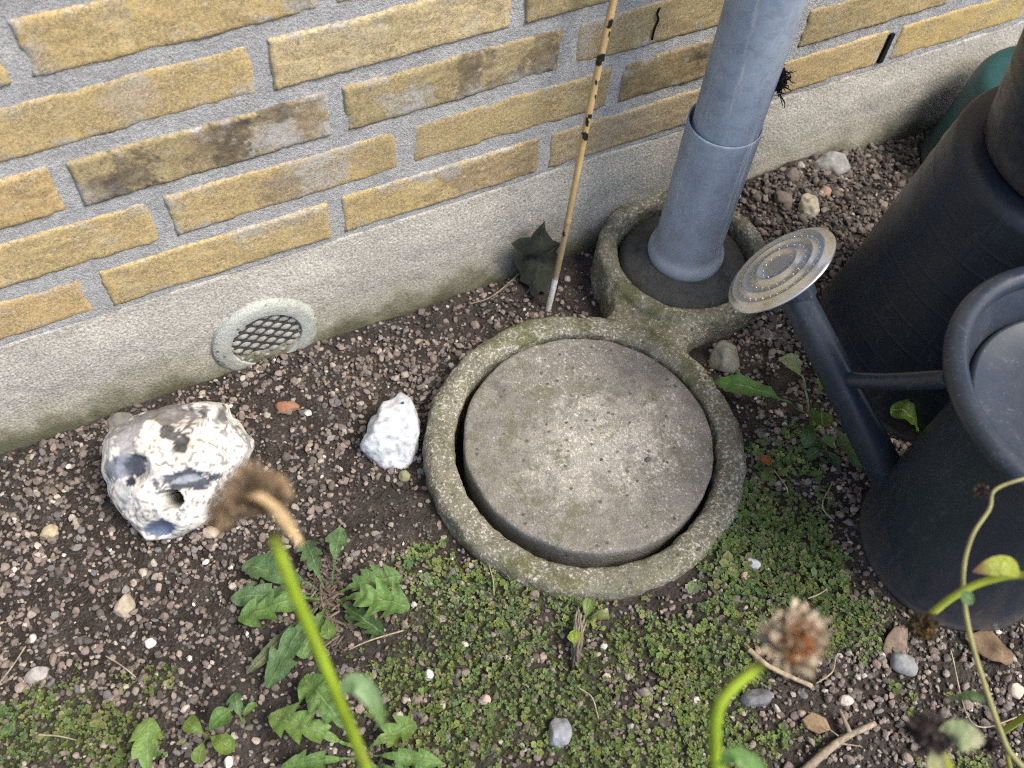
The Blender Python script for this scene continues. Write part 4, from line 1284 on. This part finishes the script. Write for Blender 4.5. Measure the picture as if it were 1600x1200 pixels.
# ================================================================== WEEDS
UP = np.array([0, 0, 1.0])
GRN, GRN2, DGRN, BLG = (.120, .215, .060), (.155, .250, .065), (.070, .130, .042), (.105, .185, .080)
def leaf_geo(p0, p1, width, arch, lobes=5, col=GRN, jag=0.55, seed=0, petiole=0.2, drop=0.0, tipround=.5, midcol=(.22, .30, .13), sidebend=0.0):
    rr_ = np.random.default_rng(seed)
    p0 = np.asarray(p0, float); p1 = np.asarray(p1, float)
    L = np.linalg.norm(p1 - p0)
    t = np.linspace(0, 1, 73)
    side = np.cross((p1 - p0) / L, UP)
    pts = p0 + (p1 - p0) * t[:, None] + UP * (arch * np.sin(pi * t ** .8))[:, None] - UP * (drop * t ** 3)[:, None] + side * (sidebend * np.sin(pi * t))[:, None]
    body = np.clip((t - petiole) / (1 - petiole), 0, 1)
    env = np.sin(pi * body ** (1.0 + .5 * (1 - tipround))) ** .62 * (0.45 + 0.55 * body ** .7)
    env = np.where(body > .8, np.minimum(env, np.sqrt(np.clip(1 - ((body - .8) / .2) ** 2, 0, 1)) * (0.45 + .55 * .8 ** .7)), env)
    def half(sd):
        ph = (body * lobes + sd) % 1.0
        saw = 1 - min(jag * 1.05, .8) * (ph ** 1.15) * (1 - .45 * (body > .78))
        w = width / 2 * env * saw * (1 + .1 * rr_.normal())
        return np.where(t < petiole, width * .035, np.maximum(w, width * .03))
    w1, w2 = half(0.0), half(0.13)
    V, Fc = blade(pts, w1, w2, UP, fold=.28, cup=.10)
    Tn = np.gradient(pts, axis=0); Tn /= np.linalg.norm(Tn, axis=1)[:, None]
    V = V.reshape(-1, 7, 3)
    for ci_, ww_ in ((0, w1), (1, w1 * .3), (5, w2 * .3), (6, w2)):
        V[:, ci_] -= Tn * (ww_ * .42 * (jag > .2) * sstep(1.0, .8, body))[:, None]      # lobes point back to the base
    V = V.reshape(-1, 3)
    V = V + UP * (0.010 * width / .03 * 0.45 * fbm(V, 75, 2, seed))[:, None]
    c = np.tile(np.array(col), (len(V), 1))
    c *= (1 + .22 * fbm(V, 60, 3, seed))[:, None]
    idx = np.arange(len(V)) % 7
    c[idx == 3] = np.array(midcol)
    c[(idx == 1) | (idx == 5)] *= 1.08
    return V, Fc, c

def weed(name, base, leaves, label, cat='weed', group=None):
    """leaves: (px0, px1, width, arch, lobes, colour, extra dict)"""
    b = G(*base, 0.0)
    t_ = thing(name, b, label, cat, group)
    for i, (a0, a1, w, arch, lob, colr, ex) in enumerate(leaves):
        ex = dict(ex)
        h0, h1 = ex.pop('h0', .004), ex.pop('h1', .012)
        V, Fc, c = leaf_geo(G(*a0, h0), G(*a1, h1), w, arch, lob, colr, seed=int(a1[0] + a1[1]), **ex)
        link_mesh('leaf', V, Fc, M['leaf'], t_, True, np.clip(c, .01, .8))
    V, Fc = tube(np.array([b - (0, 0, .01), b + (0, 0, .005)]), [.004, .003], 8)
    link_mesh('root_crown', V, Fc, M['stem'], t_, True, np.tile(np.array([.18, .15, .09]), (len(V), 1)))
    return t_

weed('dandelion', (510, 935), [
    ((505, 925), (378, 882), .040, .014, 3, BLG, dict(jag=.30)), ((500, 930), (362, 938), .034, .010, 4, BLG, dict(jag=.45)), ((505, 938), (372, 968), .042, .016, 4, GRN, dict(jag=.60, h1=.016)),
    ((505, 940), (418, 1076), .040, .014, 3, BLG, dict(jag=.45, h1=.014)), ((498, 945), (388, 1052), .016, .006, 2, (.10, .12, .06), dict(jag=.3)), ((508, 925), (478, 845), .030, .014, 4, BLG, dict(jag=.5)),
    ((520, 920), (533, 826), .026, .012, 2, BLG, dict(jag=.35, petiole=.4)), ((520, 930), (626, 902), .034, .012, 5, GRN, dict(jag=.6)), ((522, 940), (640, 948), .052, .018, 4, GRN, dict(jag=.55, h1=.016)),
    ((515, 945), (470, 1030), .034, .010, 4, GRN, dict(jag=.5)), ((512, 945), (515, 1000), .020, .010, 3, GRN2, dict(jag=.2, h1=.02, petiole=.5)), ((518, 935), (600, 990), .030, .006, 5, DGRN, dict(jag=.6))],
    'big dandelion with jagged leaves in the gravel behind the leftmost flower stem', 'dandelion')
weed('dandelion', (566, 1178), [
    ((562, 1175), (420, 1118), .040, .018, 4, GRN2, dict(jag=.55, h1=.02)), ((562, 1172), (474, 1058), .044, .022, 4, GRN, dict(jag=.50, h1=.02)), ((572, 1178), (650, 1130), .036, .016, 3, GRN2, dict(jag=.6, h1=.016)),
    ((570, 1182), (690, 1192), .020, .010, 3, GRN, dict(jag=.4)), ((560, 1185), (440, 1200), .026, .010, 3, GRN, dict(jag=.5)), ((566, 1190), (540, 1290), .04, .018, 4, GRN, dict(jag=.5)), ((566, 1190), (700, 1260), .04, .018, 4, GRN, dict(jag=.5))],
    'dandelion with jagged light green leaves at the bottom edge left of centre', 'dandelion')
weed('dandelion', (238, 1240), [
    ((238, 1235), (236, 1124), .034, .016, 3, GRN2, dict(jag=.38, h1=.02)), ((238, 1240), (180, 1290), .03, .016, 3, GRN, dict(jag=.4)), ((240, 1240), (310, 1280), .03, .016, 3, GRN, dict(jag=.4))],
    'single broad serrated leaf standing at the lower left edge left of the seedling', 'dandelion')
weed('young_weed', (378, 1128), [((380, 1130), (366, 1082), .022, .008, 3, BLG, dict(jag=.4)), ((378, 1128), (400, 1098), .010, .006, 1, GRN, dict(jag=.2))], 'small dull green weed above right of the four leaved seedling', 'weed')
weed('plantain_weed', (1264, 648), [
    ((1258, 648), (1116, 596), .026, .014, 9, (.085, .180, .045), dict(jag=.12, petiole=.28, h1=.026)), ((1262, 645), (1222, 558), .034, .020, 3, (.20, .25, .15), dict(jag=.15, petiole=.5, h1=.035)),
    ((1268, 645), (1288, 572), .018, .016, 3, (.10, .16, .03), dict(jag=.3, h1=.05)), ((1268, 652), (1350, 732), .036, .014, 4, (.115, .19, .075), dict(jag=.22, petiole=.42, h0=.012, h1=.020)),
    ((1268, 645), (1286, 668), .028, .010, 2, (.08, .15, .03), dict(jag=.1, h1=.03, petiole=.1)), ((1266, 655), (1258, 700), .018, .008, 2, (.09, .15, .06), dict(jag=.2)),
    ((1270, 650), (1330, 652), .005, .004, 1, (.40, .40, .28), dict(jag=0, petiole=.9))],
    'weed with long narrow leaves spreading between the drain ring and the watering can spout')
weed('dock_weed', (1430, 690), [((1432, 690), (1390, 640), .030, .02, 3, (.060, .110, .015), dict(jag=.15, h1=.045, petiole=.1)), ((1428, 690), (1418, 655), .022, .01, 2, (.05, .09, .02), dict(jag=.1, h1=.03))],
     'green leaf showing between the watering can spout and its body')
weed('seedling', (323, 1150), [
    ((323, 1150), (289, 1128), .017, .006, 1, (.14, .22, .045), dict(jag=.0, h0=.018, h1=.026, petiole=.12)), ((324, 1148), (360, 1110), .018, .006, 1, (.10, .20, .045), dict(jag=.0, h0=.018, h1=.03, petiole=.12)),
    ((325, 1150), (367, 1172), .019, .006, 1, (.15, .23, .04), dict(jag=.08, h0=.018, h1=.024, petiole=.12)), ((322, 1152), (311, 1194), .016, .006, 1, (.15, .22, .05), dict(jag=.0, h0=.018, h1=.022, petiole=.25)),
    ((322, 1150), (276, 1148), .0025, .002, 1, (.14, .15, .08), dict(jag=0, petiole=.9))],
    'bright green seedling with four smooth leaves in the gravel at lower left', 'seedling')
weed('clover_weed', (1206, 738), [((1206, 738), (1190, 752), .012, .004, 1, (.10, .15, .04), dict(jag=0)), ((1206, 738), (1206, 758), .011, .004, 1, (.11, .16, .05), dict(jag=0)), ((1208, 737), (1228, 742), .012, .004, 1, (.10, .16, .04), dict(jag=0)),
     ((1206, 736), (1188, 716), .012, .006, 1, (.30, .09, .03), dict(jag=.1)), ((1208, 736), (1222, 726), .010, .006, 1, (.11, .15, .04), dict(jag=0))],
     'small weed with one rust red leaf right of the drain ring', 'weed')
weed('round_leaf_weed', (1285, 700), [((1284, 700), (1296, 682), .014, .006, 1, (.10, .19, .05), dict(jag=0, h1=.02)), ((1284, 700), (1270, 692), .014, .006, 1, (.07, .12, .05), dict(jag=0)), ((1284, 702), (1310, 730), .016, .006, 1, (.06, .11, .05), dict(jag=0)), ((1284, 702), (1262, 716), .013, .006, 1, (.06, .11, .05), dict(jag=0))],
     'small round leaved weed below the narrow leaved weed near the spout', 'weed')

# dead stalk with fresh shoots
b = G(905, 1010); dsk = thing('dead_stalk', b, 'pale frayed dead stalk stump with yellow green shoots in the moss below the drain ring', 'plant stalk')
sk = MB()
for i in range(16):
    o_ = rng.normal(size=3) * (.003, .003, .001)
    a0 = G(898, 1040, .0) + o_; a1 = G(907 + rng.uniform(-8, 8), 955 + rng.uniform(-6, 14), .012) + o_
    V, Fc = tube(spline([a0, (a0 + a1) / 2 + rng.normal(size=3) * .003 + (0, 0, .006), a1], 7), np.linspace(.0016, .0008, 7), 5)
    f_ = rng.uniform(.6, 1.2)
    cc = np.linspace(0, 1, 7).repeat(5)[:, None]; cc = np.vstack([cc, [[0]], [[1]]])
    sk.add(V, Fc, (np.array([.10, .075, .06]) * (1 - cc) + np.array([.48, .42, .33]) * cc) * f_)
sk.build('stalk', M['dry'], dsk)
for (a0, a1, w, c_) in [((896, 1012), (900, 985), .014, (.22, .28, .04)), ((898, 1008), (890, 990), .010, (.20, .25, .05)), ((915, 968), (920, 936), .013, (.18, .25, .07)), ((920, 965), (952, 960), .012, (.20, .24, .09)), ((920, 968), (930, 972), .010, (.18, .24, .05))]:
    V, Fc, c = leaf_geo(G(*a0, .012), G(*a1, .018), w, .003, 1, c_, 0, petiole=.1, seed=int(a1[0]))
    link_mesh('shoot_leaf', V, Fc, M['leaf'], dsk, True, np.clip(c, .01, .8))

# dark dead maple leaf against the plinth
b = G(812, 425)
dl = MB()
lcn = G(812, 424, .004)
# palmate leaf lying half on the soil, half up against the plinth
out2 = [(812, 426), (800, 405), (806, 392), (798, 380), (812, 372), (826, 368), (836, 356), (849, 344), (853, 360), (860, 372), (872, 376), (868, 392), (874, 404), (866, 420), (870, 436), (858, 440), (852, 456), (842, 452), (836, 466), (828, 458), (824, 444), (812, 438)]
def onleaf(x_, y_):
    g_ = G(x_, y_, .006)
    if g_[1] > -0.022:
        dq = ray(x_, y_); g_ = CAM + dq * (-0.022 - CAM[1]) / dq[1]
    return g_
bp3 = np.array([onleaf(*q) for q in out2]); cc3 = onleaf(840, 408)
nn3 = len(bp3); Vd = [cc3]; Fd = []
for i in range(6):
    Vd += list(cc3 + (bp3 - cc3) * (i + 1) / 6)
Vd = np.array(Vd)
Vd = Vd + np.array([0, -1, .4]) * (0.006 * fbm(Vd, 50, 3, 5) + .003)[:, None]
for j in range(nn3): Fd.append((0, 1 + j, 1 + (j + 1) % nn3))
for i in range(5):
    for j in range(nn3):
        a_, b_ = 1 + i * nn3 + j, 1 + i * nn3 + (j + 1) % nn3
        Fd.append((a_, a_ + nn3, b_ + nn3, b_))
dl.add(Vd, Fd, np.array([(.040, .046, .036)]) * (1 + .4 * fbm(Vd, 80, 3, 6))[:, None])
for q in [(849, 346), (872, 378), (870, 434), (838, 462), (800, 382)]:
    e3_ = onleaf(*q); s3_ = lcn + (0, -.004, .004)
    V, Fc = tube(spline([s3_, (s3_ + e3_) / 2 + (0, -.007, .003), e3_ + (0, -.003, .001)], 10), np.linspace(.0011, .0005, 10), 5)
    dl.add(V, Fc, (.085, .085, .065))
V, Fc = tube(spline([lcn, G(795, 445, .012), G(760, 470, .004)], 12), .0008, 6)
dl.add(V, Fc, (.16, .13, .09))
o = dl.build('dead_leaf', M['dry'], None, True, lcn); tag(o, 'dark wilted lobed leaf leaning on the plinth left of the cane foot', 'dead leaf')

def drybit(name, outline, dz, col, label, cat, thick=.0012, bend=.006, seed=0):
    pts = np.array([G(x_, y_, dz) for x_, y_ in outline])
    c = pts.mean(0)
    V, Fc = [], []
    n_ = len(pts); nr_ = 5
    for i in range(nr_):
        t = (i + 1) / nr_
        ringp = c + (pts - c) * t
        V.append(ringp)
    V = np.vstack([[c]] + V)
    V = V + UP * (bend * noise(V, 45, seed) + bend * .5 * noise(V, 120, seed + 1))[:, None]
    for j in range(n_):
        Fc.append((0, 1 + j, 1 + (j + 1) % n_))
    for i in range(nr_ - 1):
        for j in range(n_):
            a, b_ = 1 + i * n_ + j, 1 + i * n_ + (j + 1) % n_
            Fc.append((a, a + n_, b_ + n_, b_))
    k = len(V)
    Vb = V - UP * thick
    Fc2 = [tuple(q + k for q in f[::-1]) for f in Fc]
    e = 1 + (nr_ - 1) * n_
    side = [(e + j, e + k + j, e + k + (j + 1) % n_, e + (j + 1) % n_) for j in range(n_)]
    VV_ = np.vstack([V, Vb])
    cc = np.array([col]) * (1 + .35 * fbm(VV_, 90, 3, seed))[:, None]
    o = link_mesh(name, VV_, Fc + Fc2 + side, M['dry'], None, True, np.clip(cc, .01, .8), c)
    return tag(o, label, cat)
drybit('dry_leaf', ell(1402, 1002, 20, 26, .4, 16, .22), .006, (.24, .18, .14), 'curled brown dry leaf above the smooth grey oval pebble', 'dry leaf', seed=4)
drybit('dry_leaf', ell(1550, 1012, 40, 20, .5, 18, .25), .007, (.20, .14, .09), 'crumpled brown dry leaf just below the watering can base', 'dry leaf', seed=6)
drybit('bark_chip', [(1253, 1124), (1268, 1112), (1290, 1122), (1298, 1140), (1280, 1146), (1262, 1138)], .006, (.27, .19, .12), 'flat brown bark chip left of the fibrous dead twig', 'bark chip', .004, .002, 8)
drybit('dry_leaf', [(1290, 985), (1300, 978), (1310, 983), (1306, 990), (1295, 992)], .006, (.35, .31, .24), 'tiny pale dry leaf right of the second flower head', 'dry leaf', .0008, .003, 9)
# brown heap by the dandelion
hp = MB()
for i in range(260):
    t = rng.random()
    p = G(505 + 22 * rng.normal() * .45 + 8 * t, 870 + 150 * t, .002 + rng.random() * .008)
    d_ = rng.normal(size=3) * (.004, .004, .0015)
    V, Fc = tube(np.array([p - d_, p + d_ * .3, p + d_]), [.0009, .0014, .0006], 4)
    hp.add(V, Fc, np.array([.20, .155, .13]) * rng.uniform(.5, 1.25))
o = hp.build('dry_litter', M['dry'], None, False, G(512, 945)); tag(o, 'heap of brown plant litter in the middle of the big dandelion', 'plant litter', kind='stuff')

# twigs and straws
def twig(name, pts, rad, col, label, cat='twig', sides=8, seed=0, extra=None):
    P3 = spline([G(x_, y_, h_) for x_, y_, h_ in pts], 40)
    V, Fc = tube(P3, rad if not isinstance(rad, tuple) else np.linspace(rad[0], rad[1], 40), sides, jit=.0004 if (rad if not isinstance(rad, tuple) else rad[0]) > .001 else 0, seed=seed)
    mb = MB(); mb.add(V, Fc, np.array([col]) * (1 + .35 * fbm(V, 160, 3, seed))[:, None])
    for (e0, e1, er) in (extra or []):
        V, Fc = tube(spline([G(*e0), G(*e1)], 8), np.linspace(er, er * .5, 8), 6)
        mb.add(V, Fc, np.array(col) * .9)
    o = mb.build(name, M['dry'], None, True, P3[0])
    return tag(o, label, cat)
twig('dead_twig', [(1235, 1225, .006), (1290, 1175, .009), (1325, 1150, .008), (1367, 1130, .006)], (.0042, .0026), (.34, .28, .21), 'thick fibrous dead twig lying at the bottom edge', extra=[((1328, 1145, .01), (1312, 1108, .012), .0026), ((1300, 1160, .01), (1345, 1166, .01), .0012), ((1310, 1150, .01), (1290, 1135, .012), .0008)], seed=2)
twig('dead_twig', [(1170, 1015, .008), (1200, 1040, .012), (1268, 1072, .008)], (.0028, .0022), (.46, .37, .25), 'straw coloured dead twig under the second flower head', seed=3)
for i, (pp, lab) in enumerate([
    ([(1275, 1068, .01), (1300, 1050, .015), (1306, 1025, .012)], 'thin curved straw right of the second flower head'),
    ([(0, 1066, .006), (20, 1040, .010), (40, 1010, .006)], 'pale straw lying in the gravel at the left edge'),
    ([(165, 1025, .006), (190, 1040, .008), (212, 1058, .005)], 'fine pale straw in the gravel above the serrated leaf'),
    ([(60, 1148, .006), (90, 1150, .008), (118, 1156, .006)], 'yellowish straw in the moss at the lower left corner'),
    ([(1300, 755, .008), (1285, 790, .01), (1303, 815, .006)], 'bent pale straw in the moss left of the watering can'),
    ([(1262, 935, .006), (1280, 928, .009), (1292, 920, .006)], 'short straw above the second flower head'),
    ([(905, 1075, .006), (925, 1090, .01), (935, 1122, .006)], 'pale straw below the dead stalk stump'),
    ([(820, 420, .006), (770, 462, .012), (735, 475, .005)], 'fine root thread in the dark soil left of the cane'),
    ([(1485, 1015, .006), (1520, 1130, .02), (1600, 1118, .01)], 'thin straw crossing the soil at the lower right edge'),
    ([(760, 870, .006), (770, 905, .008), (772, 930, .006)], 'dark straw in the moss left below the drain ring'),
    ([(545, 1015, .008), (580, 1000, .012), (630, 985, .006)], 'green straw in the moss right of the big dandelion'),
    ([(1210, 735, .006), (1228, 760, .008), (1232, 775, .005)], 'short cream straw right of the drain ring')]):
    twig('straw', pp, .0007, (.42, .36, .25), lab, 'straw', 5, i)
# root curl beside the can body
V, Fc = tube(spline([G(1375, 600, .03), G(1385, 612, .035), G(1400, 596, .045), G(1408, 606, .04), G(1392, 610, .035), G(1388, 590, .04), G(1404, 588, .045)], 60), .0007, 5)
o = link_mesh('root_curl', V, Fc, M['dry'], None, True, np.tile(np.array([.45, .43, .38]), (len(V), 1)), G(1390, 600)); tag(o, 'pale curled root fibre between the spout brace and the can', 'root')

# bits lying on the lid and rings
lb = MB()
for (x_, y_, s_, c_) in [(1012, 718, .0075, (.10, .095, .09)), (940, 718, .004, (.09, .085, .08)), (928, 812, .006, (.07, .07, .07)), (930, 822, .005, (.09, .085, .08)), (884, 815, .0055, (.17, .16, .17)), (1043, 722, .003, (.06, .06, .06)),
                          (996, 752, .004, (.10, .09, .085)), (955, 765, .003, (.06, .06, .05)), (878, 757, .0042, (.10, .09, .07)), (928, 540, .0045, (.36, .34, .29)), (936, 545, .003, (.34, .32, .28)), (1093, 858, .006, (.12, .115, .10)),
                          (985, 660, .003, (.08, .08, .07)), (886, 660, .003, (.07, .07, .06)), (893, 668, .0025, (.08, .08, .07)), (855, 736, .0022, (.09, .08, .06)), (1065, 805, .003, (.10, .10, .09)), (990, 483, .003, (.4, .38, .34)), (1150, 487, .0035, (.62, .6, .56))]:
    p = gz(x_, y_, -0.0975)
    V = protos[int(x_) % 24] * s_ * np.array([.5, .42, .22]) + p
    lb.add(V, F1, c_)
o = lb.build('crumb_litter', M['pebble'], None, False, gz(930, 800, -.098)); tag(o, 'small dark crumbs of soil and grit lying on the drain lid', 'crumbs', kind='stuff')

# ================================================================== DRY FLOWERS IN FRONT
def flower(base_pts, radii, stem_col, head_c, head_up, head_r, kind, label, leaves=(), sepals=(), seed=0):
    if kind == 'cream': head_r = head_r * .92
    b = np.asarray(base_pts[0], float)
    t_ = thing('dry_flower', b, label, 'flower')
    P3 = spline(base_pts, 70)
    V, Fc = tube(P3, np.interp(np.linspace(0, 1, 70), np.linspace(0, 1, len(radii)), radii), 14)
    ctr = P3.repeat(14, 0); V[:-2] = ctr + (V[:-2] - ctr) * (1 + .07 * np.where(np.arange(len(ctr)) % 2 == 0, 1, -1) + .05 * noise(V[:-2], 160, seed))[:, None]
    tt = np.r_[np.linspace(0, 1, 70).repeat(14), 0, 1][:, None]
    cc = np.array([stem_col]) * (1 + .22 * fbm(V * (1, 1, .4), 110, 4, seed))[:, None]
    bl = sstep(.35, .6, fbm(V, 70, 3, seed + 3))[:, None] * .35
    cc = cc * (1 - bl) + np.array([.30, .26, .08]) * bl
    br = sstep(.93, 1, tt); cc = cc * (1 - br * .5) + np.array([.20, .15, .06]) * br * .5
    link_mesh('stem', V, Fc, M['stem'], t_, True, np.clip(cc, .01, .8))
    if head_c is None:
        return t_
    rg = np.random.default_rng(seed)
    hu = np.asarray(head_up, float); hu /= np.linalg.norm(hu)
    _, a, bb = frame_of(hu, (0.3, 1, 0.1))
    mb = MB()
    V0, F0 = ICO[3]
    cen = np.asarray(head_c, float)
    K = dict(brown=((.17, .12, .075), (.33, .245, .16), 260, .62), cream=((.24, .17, .11), (.62, .53, .39), 230, .66), dark=((.055, .045, .030), (.10, .08, .05), 150, .7), black=((.035, .028, .026), (.14, .11, .10), 120, .66))[kind]
    q = V0 @ np.stack([a, bb, hu * .7]) * head_r * K[3] * (1 + .12 * fbm(V0, 3, 3, seed))[:, None]
    mb.add(cen + q, F0, K[0])
    for i in range(K[2]):
        th = rg.uniform(0, 2 * pi); el = np.arcsin(rg.uniform(-.55, .95))
        d_ = cos(el) * (cos(th) * a + sin(th) * bb) + sin(el) * hu * .8
        d_ /= np.linalg.norm(d_)
        s0 = cen + d_ * head_r * .5 * np.array([1, 1, 1])
        L = head_r * rg.uniform(.22, .50)
        cv_ = d_ + rg.normal(size=3) * .8
        pts = spline([s0, s0 + d_ * L * .5, s0 + d_ * L * .6 + cv_ * L * .35], 5)
        wdt = head_r * (rg.uniform(.10, .19) if kind == 'cream' else rg.uniform(.06, .13)) * np.array([.5, 1, 1, .8, .2])
        V, Fc = blade(pts, wdt, wdt, np.cross(d_, rg.normal(size=3)), .3)
        mix_ = rg.random() ** (1.2 if kind != 'cream' else .55)
        mb.add(V, Fc, (np.array(K[0]) * (1 - mix_) + np.array(K[1]) * mix_) * rg.uniform(.7, 1.3))
    h = mb.build('seed_head', M['dry'], t_)
    if kind in ('cream', 'dark'):
        db = MB()
        nn = 130
        for i in range(nn):
            rr_ = head_r * .62 * math.sqrt((i + .5) / nn); th = i * 2.39996
            p = cen + rr_ * (cos(th) * a + sin(th) * bb) + hu * head_r * (.62 - .30 * (rr_ / head_r / .62) ** 2)
            L = head_r * .16
            V, Fc = tube(np.array([p - hu * L, p + hu * L * .6 + rg.normal(size=3) * L * .3]), [head_r * .04, head_r * .028], 5)
            c1 = (.34, .145, .050) if kind == 'cream' else ((.20, .13, .03) if rg.random() < .45 else (.06, .045, .02))
            db.add(V, Fc, np.array(c1) * rg.uniform(.7, 1.3))
        db.build('disc_florets', M['dry'], t_)
    for (p0, p1, w, c_, arch) in sepals:
        P = spline([p0, (np.asarray(p0) + p1) / 2 + hu * arch, p1], 12)
        ww = w / 2 * np.sin(np.linspace(.15, pi - .25, 12)) ** .7
        V, Fc = blade(P, ww, ww, hu + .2 * np.asarray(ROT[1]), .5)
        link_mesh('dry_petal', V, Fc, M['dry'], t_, True, np.array([c_]) * (1 + .2 * noise(V, 120, seed))[:, None])
    for (pts, w, c_, tipc) in leaves:
        P = spline(pts, 22)
        s_ = np.linspace(0, 1, 22)
        ww = w / 2 * np.sin(pi * np.clip(s_ * .97 + .015, 0, 1) ** .85) ** .8
        V, Fc = blade(P, ww, ww, -ROT[2] + .3 * UP, .25, .05)
        k = s_.repeat(7)[:, None]
        cc = np.array([c_]) * (1 - sstep(.55, .95, k)) + np.array([tipc]) * sstep(.55, .95, k)
        cc = cc * (1 + .2 * fbm(V, 70, 3, seed))[:, None]
        link_mesh('stem_leaf', V, Fc, M['leaf'], t_, True, np.clip(cc, .01, .8))
    return t_

LIME, LIME2 = (.30, .42, .030), (.38, .44, .06)
D1 = .345
s_top = at(428, 838, D1)
s1 = [np.array([0.069, -0.560, -0.12]), at(600, 1290, .56), at(572, 1200, .47), at(535, 1105, .42), at(485, 985, .38), at(450, 900, .355), s_top]
flower(s1, [.0036, .0032, .0028, .0025, .0024, .0024], LIME, at(397, 782, D1), -ROT[1] * .8 + ROT[0] * -.25 - ROT[2] * .1, .0145, 'brown', 'withered brown flower head on a lime green stem in front of the flint',
       leaves=[([at(532, 1082, .41), at(556, 1066, .405), at(585, 1095, .405), at(600, 1140, .40)], .0088, (.22, .33, .15), (.14, .26, .07))],
       sepals=[(at(395, 783, D1 - .012), at(468, 852, D1 - .012), .0075, (.50, .37, .20), .004), (at(385, 780, D1 - .015), at(432, 800, D1 - .016), .0060, (.52, .39, .22), .002), (at(360, 780, D1 - .004), at(345, 838, D1 - .006), .0085, (.36, .24, .14), .003), (at(350, 770, D1), at(330, 830, D1 - .002), .0075, (.34, .23, .13), .003), (at(410, 760, D1), at(452, 775, D1), .010, (.26, .18, .10), .003)], seed=11)
D2 = .40
h2 = at(1240, 998, D2)
s2 = [at(1140, 1420, .62) * np.array([1, 1, 0]) + np.array([0, 0, -.12]), at(1120, 1250, .47), at(1118, 1190, .43), at(1119, 1120, .41), at(1140, 1080, .405), at(1192, 1038, D2 + .006)]
flower(s2, [.0036, .0030, .0027, .0025, .0023], LIME, h2, -ROT[2] * .85 + ROT[0] * .25 + ROT[1] * .05, .0165, 'cream', 'dried cream flower head with orange centre on a bent green stem',
       leaves=[([at(1120, 1192, .425), at(1150, 1180, .42), at(1185, 1205, .42), at(1190, 1240, .42)], .008, (.14, .26, .07), (.14, .26, .06))], seed=12)
D3 = .60
s3 = [np.array([0.60, -0.70, -0.12]), np.array([0.575, -0.685, .10]), at(1680, 915, .56), at(1600, 899, .57), at(1540, 908, .58), at(1490, 932, .59), at(1452, 962, D3)]
flower(s3, [.0030, .0026, .0024, .0022, .0022], LIME2, at(1441, 977, D3), -ROT[2] * .9 + ROT[0] * -.2 + ROT[1] * .25, .0112, 'dark', 'dark brown seed head on an arching yellow green stem before the watering can',
       leaves=[([at(1592, 899, .565), at(1572, 884, .56), at(1545, 886, .56), at(1520, 893, .555)], .0115, (.30, .34, .05), (.12, .055, .025)), ([at(1502, 925, .575), at(1512, 935, .575), at(1520, 944, .575)], .008, (.09, .17, .05), (.08, .15, .05))], seed=13)
s4 = [np.array([0.47, -0.735, -0.12]), at(1610, 1250, .66), at(1572, 1165, .63), at(1535, 1060, .61), at(1512, 975, .60), at(1505, 900, .60), at(1518, 840, .60), at(1546, 795, .60), at(1554, 766, .60), at(1600, 748, .60), at(1660, 738, .61)]
flower(s4, [.0021, .0019, .0016, .0014, .0012, .0011, .0010], (.36, .34, .15), at(1535, 766, .60), ROT[0] * -.8 - ROT[2] * .4, .0058, 'black', 'thin tan stem with a tiny withered bud crossing the watering can',
       leaves=[([at(1540, 1095, .61), at(1515, 1086, .61), at(1482, 1093, .615)], .006, (.06, .11, .03), (.07, .12, .04))], seed=14)
D5 = .43
s5 = [at(1500, 1400, .62) * np.array([1, 1, 0]) + np.array([0, 0, -.12]), at(1496, 1260, .47), at(1482, 1205, .445), at(1468, 1170, D5)]
flower(s5, [.0030, .0026, .0022], (.34, .38, .04), at(1450, 1146, D5), -ROT[1] * .7 - ROT[2] * .5, .0115, 'black', 'blurred black withered head with a pale green leaf at the lower right',
       leaves=[([at(1470, 1160, D5), at(1490, 1148, D5 - .005), at(1515, 1152, D5 - .008), at(1538, 1160, D5 - .01)], .0135, (.34, .40, .20), (.45, .42, .28)), ([at(1470, 1170, D5), at(1462, 1195, D5), at(1480, 1225, D5)], .009, (.30, .30, .14), (.25, .26, .1))], seed=15)
s6 = [at(1590, 1420, .80) * np.array([1, 1, 0]) + np.array([0, 0, -.12]), at(1580, 1230, .68), at(1574, 1180, .66)]
flower(s6, [.0020, .0018, .0016], (.28, .30, .06), at(1548, 1163, .65), -ROT[2] * .5 - ROT[0] * .6, .0072, 'black', 'small dark closed bud at the bottom right corner', seed=16)
